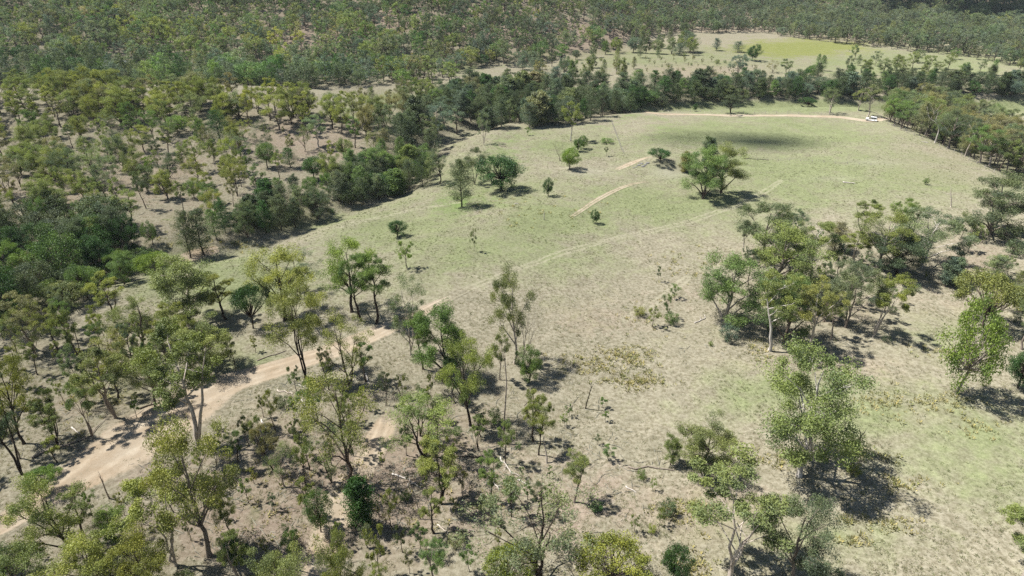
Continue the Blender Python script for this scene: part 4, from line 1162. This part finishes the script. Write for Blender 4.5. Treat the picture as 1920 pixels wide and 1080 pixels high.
def far_forest():
    geos = []
    for i in range(4):
        T, C = grow_leader(900 + i, 13, 0.16 + .06 * (i % 2), 11, 0.27, 105, 6, leaf=(0.26, 0.11), lod=0.45, joined=True)
        geos.append(T.mesh('far_gum', [BARK_FAR, LEAF_FAR]))
    for i in range(2):
        T, C = grow_oak(930 + i, 12, 0.26, lod=0.45, joined=True)
        geos.append(T.mesh('far_oak', [BARK_FAR, LEAF_FAR]))
    for i in range(2):
        T, C = grow_lush(950 + i, 10, 0.42, lod=0.40, joined=True)
        geos.append(T.mesh('far_leafy', [BARK_FAR, LEAF_FAR]))
    coll = hidden_proto('far_tree_kinds', geos)
    rng = np.random.default_rng(77)
    FIELD = [(1195, 192), (1040, 168), (985, 128), (1040, 108), (1100, 90), (1180, 72), (1280, 62), (1420, 62), (1600, 86), (1780, 104), (1920, 126), (1990, 134), (1990, 185), (1500, 190)]
    HOUSE = [(198, 130), (205, 121), (238, 118), (262, 124), (268, 134), (235, 138)]
    GREENGAP = [(860, 165), (840, 140), (900, 125), (990, 125), (1010, 150), (960, 170)]
    n = 90000
    Y = rng.uniform(372, 1250, n); X = rng.uniform(-1.0, 1.0, n) * (Y * 0.86 + 40)
    Z = zfun(X, Y); px, py, f = project(X, Y, Z)
    ok = (px > -140) & (px < 2060) & (py > -130) & (py < 170)
    ok &= ~in_poly(px, py, FIELD) & ~in_poly(px, py, HOUSE) & ~in_poly(px, py, GREENGAP)
    ok &= ~((px > 520) & (Y < 380))
    # behind the crest of the near hillside, not on it
    ok &= ~((Y < 388) & (px > 560))
    thin = np.zeros(n)
    for cx, cy, rx, ry, a in [(560, 70, 70, 35, .78), (700, 30, 90, 25, .6), (1080, 60, 90, 35, .75), (1000, 95, 60, 20, .6), (1720, 62, 170, 22, .72), (1000, 20, 60, 20, .6), (1580, 45, 60, 15, .5), (620, 90, 40, 20, .6), (860, 20, 160, 25, .5), (1150, 40, 80, 25, .55), (575, 72, 85, 36, .97), (1085, 62, 75, 32, .95), (700, 40, 60, 22, .85), (960, 55, 60, 22, .8)]:
        thin = np.maximum(thin, a * np.exp(-((px - cx) / rx) ** 2 - ((py - cy) / ry) ** 2))
    thin = np.maximum(thin, 0.10 + 0.40 * (wob(X, Y, 16, 7) > 0.40))
    ok &= rng.uniform(0, 1, n) > thin
    keep = []; cell = {}
    r0 = 6.1
    for i in np.where(ok)[0]:
        c = (int(X[i] // r0), int(Y[i] // r0)); hit = False
        for a in (-1, 0, 1):
            for b in (-1, 0, 1):
                for j in cell.get((c[0] + a, c[1] + b), ()):
                    if (X[i] - X[j]) ** 2 + (Y[i] - Y[j]) ** 2 < r0 * r0 * 0.85: hit = True
        if hit: continue
        cell.setdefault(c, []).append(i); keep.append(i)
    keep = np.array(keep); m = len(keep)
    x, y, z, qx, qy = X[keep], Y[keep], Z[keep], px[keep], py[keep]
    creek = poly_dist(x, y, CREEK_B) < 26
    names = ['olive', 'grey', 'green', 'brown', 'yolive', 'dusk', 'blue', 'dark', 'dkgreen']
    P0 = np.array([3.6, 4.6, 3.0, .8, 1.6, 2.6, 3.0, .7, .6]); P1 = np.array([.6, 1, 1.2, .2, 0, 4, 4, 3, 2.5])
    pick0 = rng.choice(9, m, p=P0 / P0.sum()); pick1 = rng.choice(9, m, p=P1 / P1.sum())
    patch = 0.5 + 0.5 * (0.65 * wob(x, y, 42, 9) + 0.35 * wob(x, y, 17, 3))
    P2 = np.array([1.4, 3, 2, .2, .3, 4, 4, 2, 1.2]); pick2 = rng.choice(9, m, p=P2 / P2.sum())
    pk = np.where(creek, pick1, np.where(rng.uniform(0, 1, m) < np.clip(1.25 - 2.1 * patch, 0.05, 0.9), pick2, pick0))
    base = np.array([TINT[k] for k in names])[pk]
    base = base * np.array([1.12, 1.12, 1.16]) * (0.74 + 0.50 * patch)[:, None] * rng.uniform(0.82, 1.18, (m, 1)) * np.stack([rng.uniform(.92, 1.08, m), np.ones(m), rng.uniform(.9, 1.25, m)], -1)  # crown tint lightened and darkened in patches, painting lit ridges and shaded gullies
    gmix = (np.clip((qx - 900) / 500, 0, 1) * 0.55)[:, None]  # crowns greyed towards the right: distance haze put into the tint
    base = base * (1 - gmix) + gmix * np.array([.165, .185, .135]) * rng.uniform(0.55, 1.25, (m, 1))
    idx = np.where(creek, rng.choice([4, 5, 4, 5, 6, 7], m), rng.choice([0, 1, 2, 3, 0, 1, 2, 3, 0, 1, 2, 3, 4, 6, 7], m))
    s = rng.uniform(0.6, 1.32, m) * np.where(creek, 1.05, 1.0)
    sc = np.stack([s * rng.uniform(1.0, 1.5, m), s * rng.uniform(1.0, 1.5, m), s], -1)
    ro = np.stack([np.zeros(m), np.zeros(m), rng.uniform(0, 6.28, m)], -1)
    print('FAR TREES', m)
    instancer('forest', np.stack([x, y, z - 0.1], -1), sc, ro, idx, np.concatenate([base, np.ones((m, 1))], 1), coll, 'hazy grey-green eucalypt forest covering the far hills')
near_mass()
far_forest()

# ------------------------------------------------------------------ grass tufts, dry tussocks, fallen sticks
def tuft(seed, n, h, spread, curl=0.4):
    rng = np.random.default_rng(seed); g = Geo()
    a = rng.uniform(0, 6.28, n); r = spread * np.sqrt(rng.uniform(0, 1, n))
    b = np.stack([np.cos(a) * r, np.sin(a) * r, np.full(n, -0.02)], -1)
    out = np.stack([np.cos(a), np.sin(a), np.zeros(n)], -1) * (curl * h * rng.uniform(0.3, 1.3, n))[:, None]
    hh = h * rng.uniform(0.5, 1.2, n)
    tip = b + out + np.stack([np.zeros(n), np.zeros(n), hh], -1)
    sd = np.stack([-np.sin(a), np.cos(a), np.zeros(n)], -1) * 0.055 * (h / 0.3)
    mid = (b + tip) / 2 + np.stack([np.zeros(n), np.zeros(n), 0.15 * hh], -1)
    V = np.stack([b - sd, b + sd, mid + sd * 0.8, tip], 1).reshape(-1, 3)
    g.add(V, np.arange(4 * n).reshape(-1, 4), np.repeat(rng.uniform(0.1, 0.9, n), 4), 0)
    return g.mesh('tuft', [LEAF_FAR])

def grass():
    coll = hidden_proto('tuft_kinds', [tuft(i, 14, 0.17, 0.24) for i in range(3)] + [tuft(10 + i, 15, 0.5, 0.60, 0.7) for i in range(2)])
    rng = np.random.default_rng(9)
    n = 120000
    Y = 52 + 230 * rng.uniform(0, 1, n) ** 1.25
    X = rng.uniform(-1, 1, n) * (Y * 0.84 + 15)
    Z = zfun(X, Y); px, py, f = project(X, Y, Z)
    cl = 0.5 + 0.35 * wob(X, Y, 7, 1) + 0.3 * wob(X, Y, 2.6, 5)
    ok = (px > -60) & (px < 1980) & (py < 1140) & (rng.uniform(0, 1, n) < np.clip(cl * 1.1 - 0.12, 0.04, 0.95))
    for C, w in NOGO_TRACK[:2]:
        s = np.where(ok)[0]; d = poly_dist(X[s], Y[s], [tuple(p[:2]) for p in C[::6]]); ok[s[d < w * 0.9]] = False
    K = np.where(ok)[0]; X, Y, Z, px, py = X[K], Y[K], Z[K], px[K], py[K]; m = len(K)
    gr = np.maximum(blobs(px, py, GREEN), blobs(px, py, LUSH))
    dryc = np.array([.38, .34, .22]); grc = np.array([.20, .24, .09]); brc = np.array([.22, .19, .12])
    t = np.clip(gr + rng.normal(0.12, 0.22, m), 0, 1)[:, None]
    colr = dryc * (1 - t) + grc * t
    u = (rng.uniform(0, 1, m) < 0.30)[:, None]; colr = np.where(u, np.where(rng.uniform(0, 1, (m, 1)) < .5, brc, grc * .8), colr) * rng.uniform(0.75, 1.15, (m, 1)) * 0.80
    s = rng.uniform(0.5, 1.3, m)
    idx = rng.integers(0, 3, m)
    pts = np.stack([X, Y, Z], -1); sc = np.stack([s, s, s * rng.uniform(.7, 1.3, m)], -1)
    print('TUFTS', m)
    instancer('grass', pts, sc, np.stack([np.zeros(m), np.zeros(m), rng.uniform(0, 6.28, m)], -1), idx, np.concatenate([colr, np.ones((m, 1))], 1), coll,
              'short dry grass tufts scattered over the paddock and slopes')
    # tall straw-coloured tussock patches
    P = []
    for cx, cy, rx, ry, k in [(1187, 668, 26, 12, 70), (1105, 682, 36, 13, 70), (1192, 712, 34, 10, 90), (1150, 660, 12, 6, 18), (1690, 908, 30, 9, 34), (1670, 985, 26, 9, 26), (1605, 1013, 16, 7, 18),
                              (1650, 760, 30, 18, 50), (1770, 755, 40, 16, 50), (1640, 855, 30, 8, 26), (1600, 975, 20, 6, 18), (1285, 960, 22, 14, 36), (1300, 1060, 24, 14, 40), (1245, 950, 18, 8, 24),
                              (1290, 505, 40, 20, 50), (1420, 655, 18, 10, 24), (450, 462, 36, 8, 36), (340, 450, 30, 10, 30), (1760, 660, 26, 8, 20), (1840, 800, 30, 10, 24), (1460, 860, 30, 10, 28), (760, 600, 20, 6, 12),
                              (480, 900, 60, 30, 40), (760, 930, 90, 50, 60), (560, 1000, 60, 30, 40), (170, 760, 90, 40, 50), (1030, 400, 60, 15, 26), (960, 380, 60, 20, 22), (1240, 590, 60, 25, 30)]:
        k = int(k * 1.25)
        P.append(at_many(cx + rx * rng.normal(size=k) * 0.95, cy + ry * rng.normal(size=k) * 0.95))
    P = np.concatenate(P); m = len(P)
    a = np.array([.40, .32, .16]); b = np.array([.22, .22, .09]); t = rng.uniform(0, 1, (m, 1)) ** 1.3
    s = rng.uniform(0.35, 1.1, m)
    instancer('tussock_grass', P, np.stack([s, s, s], -1), np.stack([np.zeros(m), np.zeros(m), rng.uniform(0, 6.28, m)], -1), rng.integers(3, 5, m),
              np.concatenate([a * (1 - t) + b * t, np.ones((m, 1))], 1), coll, 'tall straw-coloured tussock grass in loose patches on the slope')
    # fallen sticks
    st = []
    for i in range(5):
        r2 = np.random.default_rng(40 + i); g = Geo()
        for _ in range(3):
            p = r2.normal(size=3) * [0.5, 0.5, 0]; d = r2.normal(size=3) * [0.8, 0.8, 0.05]
            g.tube([p + [0, 0, .04], p + d * .5 + [0, 0, .10], p + d + [0, 0, .05]], [0.035, 0.03, 0.012], 4, 0)
        st.append(g.mesh('stick', [LEAF_FAR]))
    coll2 = hidden_proto('stick_kinds', st)
    Q = []
    for cx, cy, rx, ry, k in [(720, 900, 260, 130, 300), (430, 960, 260, 110, 170), (170, 800, 200, 90, 100), (900, 820, 120, 90, 150), (1480, 640, 150, 50, 120), (560, 720, 120, 30, 120), (300, 340, 260, 90, 200), (1100, 900, 110, 120, 120)]:
        Q.append(at_many(np.clip(cx + rx * rng.normal(size=k) * .6, -50, 1970), np.clip(cy + ry * rng.normal(size=k) * .6, 230, 1130)))
    Q = np.concatenate(Q)
    for C, w in NOGO_TRACK[:2]:
        Q = Q[poly_dist(Q[:, 0], Q[:, 1], [tuple(p[:2]) for p in C[::6]]) > w * 1.4]
    m = len(Q); s = rng.uniform(0.4, 1.4, m)
    g_ = rng.uniform(0.12, 0.34, (m, 1)) * np.array([1, .93, .86])
    instancer('sticks_litter', Q, np.stack([s, s, s], -1), np.stack([np.zeros(m), np.zeros(m), rng.uniform(0, 6.28, m)], -1), rng.integers(0, 5, m), np.concatenate([g_, np.ones((m, 1))], 1), coll2,
              'grey fallen sticks and bark littering the woodland floor')
grass()

# ------------------------------------------------------------------ fallen timber
def fallen(px0, py0, px1, py1, r, colr, label, forks=3, seed=0):
    rng = np.random.default_rng(seed)
    a = np.array(at(px0, py0)); b = np.array(at(px1, py1))
    L_ = np.linalg.norm(b - a)
    root = bpy.data.objects.new('fallen_log', None); COL.objects.link(root); root.location = a
    k = 6
    t = np.linspace(0, 1, k)[:, None]
    P = (b - a) * t + rng.normal(size=(k, 3)) * [0.04 * L_, 0.04 * L_, 0] * np.array([[0]] + [[1]] * (k - 1))
    for i in range(k):
        P[i, 2] = float(zfun(a[0] + P[i, 0], a[1] + P[i, 1])) - a[2] + r * 0.75
    g = Geo(); g.tube(np.vstack([P[0] - (P[1] - P[0]) * 0.02, P]), np.concatenate([[r * 0.05], np.linspace(r, r * 0.45, k)]), 7)
    m = link('log', g.mesh('log', [BARK], True), root); m.color = (*TRUNK[colr], 1)
    for j in range(forks):
        i = rng.integers(2, k); d = unit(P[i] - P[i - 1]); s = unit(np.array([-d[1], d[0], 0])) * rng.choice([-1, 1])
        ln = L_ * rng.uniform(0.18, 0.42)
        p = P[i]; q = p + (d * 0.6 + s * 0.8) * ln * 0.5 + [0, 0, rng.uniform(0.05, 0.35)]; w = p + (d * 0.9 + s * rng.uniform(.5, 1)) * ln
        w[2] = float(zfun(a[0] + w[0], a[1] + w[1])) - a[2] + rng.uniform(0.05, 0.4)
        g = Geo(); g.tube([p, q, w], [r * 0.5, r * 0.35, r * 0.12], 5)
        o = link('branch', g.mesh('branch', [BARK], True), root); o.color = (*TRUNK[colr], 1)
    tag(root, label, 'log', 'fallen timber')
for i, (a, b, c_, d, r, col_, lab, fk) in enumerate([
    (1178, 876, 1262, 882, .16, 'grey', 'long grey fallen pole on the open lower slope', 0),
    (1173, 912, 1192, 924, .12, 'white', 'short white fallen branch below the long fallen pole', 0),
    (1302, 606, 1322, 596, .16, 'white', 'white fallen branches on the bare ground left of the grove', 3),
    (735, 890, 780, 908, .16, 'white', 'whitened fallen tree top in the scrub by the side track', 4),
    (820, 985, 838, 998, .14, 'pale', 'pale fallen branch, left of the two in the bottom scrub', 2),
    (850, 994, 892, 998, .2, 'grey', 'grey fallen log, right of the two in the bottom scrub', 1),
    (938, 858, 958, 888, .15, 'white', 'curved white branch lying below the central clump', 2),
    (970, 900, 990, 910, .16, 'white', 'short white log among the fallen timber at the scrub edge', 0),
    (925, 905, 935, 918, .14, 'white', 'white upright broken piece in the central scrub', 1),
    (905, 856, 860, 858, .14, 'dark', 'charred log lying across the slope under the central clump', 1),
    (685, 702, 694, 722, .16, 'white', 'forked white branch below the thin olive gum', 1),
    (590, 735, 560, 722, .14, 'white', 'white bent branch below the lone track-side gum', 2),
    (520, 732, 552, 740, .14, 'pale', 'pale fallen branch beside the white bent branch', 1),
    (560, 748, 580, 760, .13, 'white', 'broken white limb above the clearing scrub', 2),
    (490, 788, 500, 805, .15, 'white', 'white broken stump limb in the clearing below the track', 1),
    (482, 677, 540, 657, .14, 'grey', 'thin grey log lying along the grass above the track', 0),
    (262, 768, 300, 755, .2, 'dark', 'charred log on the upper verge of the wide bare track', 1),
    (60, 860, 175, 820, .22, 'grey', 'long grey fallen tree with branches at the left of the wide bare track', 5),
    (135, 802, 148, 815, .14, 'white', 'white broken piece above the long grey fallen tree', 0),
    (1395, 298, 1440, 300, .14, 'dark', 'dark fallen rail at the left end of the old fence line', 0),
    (1580, 342, 1600, 344, .22, 'white', 'pale heap of fallen timber in the far paddock', 3),
    (965, 383, 972, 382, .15, 'white', 'small white log in the upper paddock', 0),
    (935, 273, 948, 275, .2, 'grey', 'grey fallen branch near the creek edge of the paddock', 2),
    (1065, 690, 1085, 680, .05, 'grey', 'thin grey branch fallen right of the leafless grey tree', 2),
    (690, 950, 720, 972, .12, 'dark', 'dark fallen branch beside the dark conical she-oak', 3),
    (1010, 745, 985, 760, .1, 'grey', 'grey stick-like log below the green bush', 1),
    (640, 1000, 610, 1020, .1, 'dark', 'dark branch lying on the side track', 1),
    (1740, 268, 1728, 266, .18, 'white', 'white log at the foot of the tall white dead tree', 0)]):
    fallen(a, b, c_, d, r, col_, lab, fk, 60 + i)

# ------------------------------------------------------------------ stones by the earth bank
ROCK = plain('grey_stone', (0.17, 0.165, 0.16), 0.9, 0.35, 2.0)
rk_pts = [(1198, 310), (1204, 307), (1210, 309), (1193, 313), (1215, 306), (1206, 312), (1200, 306), (1188, 315)]
for i, (a, b) in enumerate(rk_pts):
    rng = np.random.default_rng(i + 5)
    x, y, z = at(a, b)
    th = np.linspace(0, 2 * math.pi, 9)[:-1]
    rings = []
    s = rng.uniform(0.28, 0.6)
    for zz, rr in ((-0.3, .9), (0.1, 1.05), (0.45, .8), (0.62, .25)):
        q = s * rr * rng.uniform(0.75, 1.2, 8)
        rings.append(np.stack([np.cos(th) * q * 1.3, np.sin(th) * q, np.full(8, zz * s)], -1))
    V = np.concatenate(rings); Q = [[r * 8 + j, r * 8 + (j + 1) % 8, r * 8 + 8 + (j + 1) % 8, r * 8 + 8 + j] for r in range(3) for j in range(8)] + [[24, 25, 26, 27], [24, 27, 28, 31], [28, 29, 30, 31]]
    o = link('boulder', mesh_quads('boulder', V, Q, [ROCK]), None, (x, y, z))
    tag(o, f'{ORD[sorted(range(8), key=lambda k: rk_pts[k][0]).index(i)]} grey boulder from the left in the heap beside the earth bank', 'boulder', 'heap of boulders by the bank')

# ------------------------------------------------------------------ fences
WOODP = plain('fence_post_wood', (0.26, 0.23, 0.20), 0.9, 0.3, 5.0)
WIRE = plain('fence_wire', (0.35, 0.34, 0.33), 0.5, 0.1, 5.0, 0.6)
def fence(pxs, label, step=5.0, h=1.25):
    W = [at(*p)[:2] for p in pxs]
    C = resample([(x, y) for x, y in W], 0.5)
    d = np.concatenate([[0], np.cumsum(np.hypot(*np.diff(C, axis=0).T))])
    q = np.arange(0, d[-1], step)
    X, Y = np.interp(q, d, C[:, 0]), np.interp(q, d, C[:, 1]); Z = zfun(X, Y)
    root = bpy.data.objects.new('wire_fence', None); COL.objects.link(root); root.location = (X[0], Y[0], Z[0])
    g = Geo(); g.tube([[0, 0, -.3], [0, 0, h * .98], [0, 0, h]], [.085, .075, .02], 6); pm = g.mesh('post', [WOODP])
    for x, y, z in zip(X, Y, Z):
        o = link('post', pm, root, (x - X[0], y - Y[0], z - Z[0])); o.rotation_euler = (rnd.uniform(-.06, .06), rnd.uniform(-.06, .06), rnd.uniform(0, 3))
    for hh in (0.4, 0.75, 1.1):
        g = Geo(); g.tube(np.stack([X - X[0], Y - Y[0], Z - Z[0] + hh], -1), np.full(len(X), .012), 3); link('wire', g.mesh('wire', [WIRE]), root)
    tag(root, label, 'fence', 'wire fences')
fence([(1655, 229), (1700, 249), (1760, 274), (1830, 307), (1915, 346)], 'post and wire fence along the right edge of the paddock')
fence([(1147, 231), (1156, 255), (1164, 277), (1172, 294)], 'short old fence line crossing the upper paddock', 3.0)
fence([(1240, 209), (1350, 211), (1480, 213), (1600, 217)], 'wire fence on the far side of the gravel road')
fence([(1400, 300), (1480, 302), (1560, 306), (1640, 310)], 'low broken fence line in the middle of the far paddock', 4.0, 0.8)
x, y, z = at(1020, 412)
g = Geo(); g.tube([[0, 0, -.3], [0, 0, 2.2], [0.01, 0, 2.26]], [.11, .10, .03], 7)
tag(link('marker_post', g.mesh('marker_post', [WOODP]), None, (x, y, z)), 'single dark post standing alone in the paddock', 'post')

# ------------------------------------------------------------------ white vehicle on the far road
WPAINT = plain('white_paint', (0.8, 0.8, 0.79), 0.35, 0.03, 1.0, 0.0, 0.5)
GLASS = plain('vehicle_glass', (0.02, 0.025, 0.03), 0.1, 0.1, 1.0, 0.0, 0.6)
RUBBER = plain('tyre_rubber', (0.02, 0.02, 0.02), 0.8, 0.1)
STEEL = plain('wheel_steel', (0.45, 0.45, 0.45), 0.4, 0.1, 2.0, 0.8)
LAMP = plain('tail_lamp', (0.4, 0.03, 0.02), 0.3, 0.1)
def vehicle(px, py, rz, label):
    x, y, z = at(px, py)
    root = bpy.data.objects.new('parked_car', None); COL.objects.link(root); root.location = (x, y, z + 0.08); root.rotation_euler = (0, 0, rz)
    prof = [(-2.35, .45), (-2.4, .95), (-2.3, 1.05), (-2.15, 1.78), (-1.9, 1.86), (.35, 1.84), (1.05, 1.12), (2.2, 1.0), (2.38, .8), (2.38, .45)]
    n = len(prof); V = []
    for yy, kx in ((-.92, 1.0), (.92, 1.0)):
        for (a, b) in prof: V.append((a, yy * (0.84 if b > 1.3 else 1.0), b))
    Q = [[i, (i + 1) % n, n + (i + 1) % n, n + i] for i in range(n)]
    for o_, fl in ((0, 1), (n, -1)):
        for q in ([0, 1, 8, 9], [1, 2, 7, 8], [2, 3, 6, 7], [3, 4, 5, 6]):
            q = [k + o_ for k in q]; Q.append(q if fl > 0 else q[::-1])
    link('body', mesh_quads('body', V, Q, [WPAINT]), root)
    def quad(name, pts, mat): link(name, mesh_quads(name, pts, [[0, 1, 2, 3]], [mat]), root)
    quad('windscreen', [(.45, -.72, 1.77), (.45, .72, 1.77), (1.03, .82, 1.17), (1.03, -.82, 1.17)], GLASS)
    quad('rear_window', [(-2.27, -.7, 1.3), (-2.27, .7, 1.3), (-2.18, .66, 1.7), (-2.18, -.66, 1.7)], GLASS)
    for s in (-1, 1):
        for a, b in ((-1.95, -1.05), (-.95, .1)):
            quad('side_window', [(a, s * .90, 1.18), (b, s * .90, 1.18), (b - .05, s * .81, 1.72), (a + .05, s * .81, 1.72)], GLASS)
        quad('headlight', [(2.395, s * .55, .75), (2.395, s * .85, .75), (2.36, s * .85, .93), (2.36, s * .55, .93)], STEEL)
        quad('tail_light', [(-2.415, s * .6, .8), (-2.415, s * .88, .8), (-2.42, s * .88, 1.0), (-2.42, s * .6, 1.0)], LAMP)
        for a in (-1.45, 1.45):
            g = Geo(); g.tube([[a, s * .74, .36], [a, s * .94, .36]], [.38, .38], 14); w_ = link('wheel', g.mesh('wheel', [RUBBER], True), root)
            g = Geo(); g.tube([[a, s * .945, .36], [a, s * .95, .36], [a, s * .955, .36]], [.24, .22, .01], 12); link('rim', g.mesh('rim', [STEEL]), w_)
    tag(root, label, 'car')
vehicle(1633, 227, 2.6, 'white car parked on the gravel road at the paddock corner')

# ------------------------------------------------------------------ homestead in the trees
IRON_W = plain('pale_roof_iron', (0.27, 0.27, 0.28), 0.6, 0.08, 1.0, 0.2)
IRON_R = plain('red_roof_iron', (0.20, 0.045, 0.04), 0.5, 0.15, 1.0)
BOARD = plain('wall_boards', (0.55, 0.52, 0.47), 0.8, 0.1, 2.0)
DOORM = plain('door_paint', (0.10, 0.08, 0.06), 0.6, 0.1)
def house(px, py, lx, ly, hw, hr, rz, roofm, label, name):
    x, y, z = at(px, py)
    root = bpy.data.objects.new(name, None); COL.objects.link(root); root.location = (x, y, z); root.rotation_euler = (0, 0, rz)
    g = Geo(); g.box((0, 0, hw / 2 - .2), (lx, ly, hw + .4)); link('wall', g.mesh('wall', [BOARD]), root)
    a, b = lx / 2 + .5, ly / 2 + .6
    V = [(-a, -b, hw - .1), (a, -b, hw - .1), (a, 0, hw + hr), (-a, 0, hw + hr), (-a, b, hw - .1), (a, b, hw - .1), (-a, -b, hw - .22), (a, -b, hw - .22), (a, 0, hw + hr - .12), (-a, 0, hw + hr - .12), (-a, b, hw - .22), (a, b, hw - .22)]
    Q = [[0, 1, 2, 3], [3, 2, 5, 4], [7, 6, 9, 8], [8, 9, 10, 11], [0, 6, 7, 1], [4, 5, 11, 10], [0, 3, 9, 6], [3, 4, 10, 9], [1, 7, 8, 2], [2, 8, 11, 5]]
    link('roof', mesh_quads('roof', V, Q, [roofm]), root)
    for k in range(int(lx // 3)):
        cx = -lx / 2 + 1.6 + k * 3
        g = Geo(); g.box((cx, -ly / 2 - .02, hw * .55), (1.1, .06, 1.1)); w_ = link('window', g.mesh('window', [IRON_W]), root)
        g = Geo(); g.box((cx, -ly / 2 - .06, hw * .55), (.95, .03, .95)); link('pane', g.mesh('pane', [GLASS]), w_)
    g = Geo(); g.box((lx / 2 - .7, -ly / 2 - .03, 1.0), (.9, .07, 2.0)); link('door', g.mesh('door', [DOORM]), root)
    tag(root, label, 'house' if name == 'house' else 'shed')
house(227, 126, 9, 6, 2.6, 1.3, 0.35, IRON_W, 'pale-roofed house in the trees behind the left hillside', 'house')
house(221, 129.5, 6, 4, 2.4, 0.8, 0.2, IRON_R, 'small dark red shed in front of the pale-roofed house', 'shed')
house(268, 135, 5, 3.5, 2.3, 0.7, -0.2, IRON_W, 'small pale shed right of the pale-roofed house', 'shed')
house(201, 124, 5, 4, 2.3, 0.8, 0.1, IRON_W, 'small pale shed left of the pale-roofed house', 'shed')
vehicle(240, 133, 0.3, 'white car parked beside the pale-roofed house')

# ------------------------------------------------------------------ fair-weather clouds whose shadows lie on the land
CLOUDM, nt = new_mat('cloud')
out = N(nt, 'ShaderNodeOutputMaterial'); d_ = N(nt, 'ShaderNodeBsdfDiffuse'); d_.inputs[0].default_value = (0.9, 0.9, 0.9, 1)
t_ = N(nt, 'ShaderNodeBsdfTranslucent'); t_.inputs[0].default_value = (0.9, 0.9, 0.9, 1)
mx = N(nt, 'ShaderNodeMixShader'); mx.inputs[0].default_value = 0.4
L(nt, d_.outputs[0], mx.inputs[1]); L(nt, t_.outputs[0], mx.inputs[2]); L(nt, mx.outputs[0], out.inputs[0])
def cloud(px, py, alt, rx, ry, n, seed, label):
    rng = np.random.default_rng(seed)
    p = np.array(at(px, py)); c = p + SUN_DIR / SUN_DIR[2] * (alt - p[2])
    g = Geo()
    th = np.linspace(0, 2 * math.pi, 15)[:-1]; ph = np.linspace(-1.45, 1.45, 8)
    for i in range(n):
        a = rng.uniform(0, 6.28); r = math.sqrt(rng.uniform(0, 1)) * 0.85
        q = np.array([math.cos(a) * r * rx, math.sin(a) * r * ry, rng.uniform(-.1, .25) * ry])
        s = rng.uniform(.16, .34) * (1.15 - r * 0.6)
        V = np.stack([np.cos(th)[None, :] * np.cos(ph)[:, None] * rx * s, np.sin(th)[None, :] * np.cos(ph)[:, None] * ry * s, np.broadcast_to(np.sin(ph)[:, None], (8, 14)) * ry * s * .8], -1)
        V = V * rng.uniform(.86, 1.14, V.shape[:2])[..., None]
        Q = [[k * 14 + j, k * 14 + (j + 1) % 14, k * 14 + 14 + (j + 1) % 14, k * 14 + 14 + j] for k in range(7) for j in range(14)]
        g.add(V.reshape(-1, 3) + q, Q)
    o = link('cloud', g.mesh('cloud', [CLOUDM], True), None, tuple(c))
    tag(o, label, 'cloud')
cloud(1380, 264, 1900, 36, 12, 24, 3, 'small cloud fragment whose shadow darkens the far paddock')
cloud(1830, 30, 900, 110, 80, 26, 4, 'larger cloud whose shadow darkens the far right forest')

# ------------------------------------------------------------------ haze of the summer air
hz, nt = new_mat('haze')
out = N(nt, 'ShaderNodeOutputMaterial'); pv = N(nt, 'ShaderNodeVolumePrincipled')
pv.inputs['Color'].default_value = (0.86, 0.92, 1.0, 1); pv.inputs['Density'].default_value = 0.00005; pv.inputs['Anisotropy'].default_value = 0.0
L(nt, pv.outputs[0], out.inputs['Volume'])
g = Geo(); g.box((0, 1450, 95), (7800, 3800, 230))
ho = link('haze', g.mesh('haze', [hz])); tag(ho, 'thin pale blue summer haze over the whole valley', None, None, 'stuff')
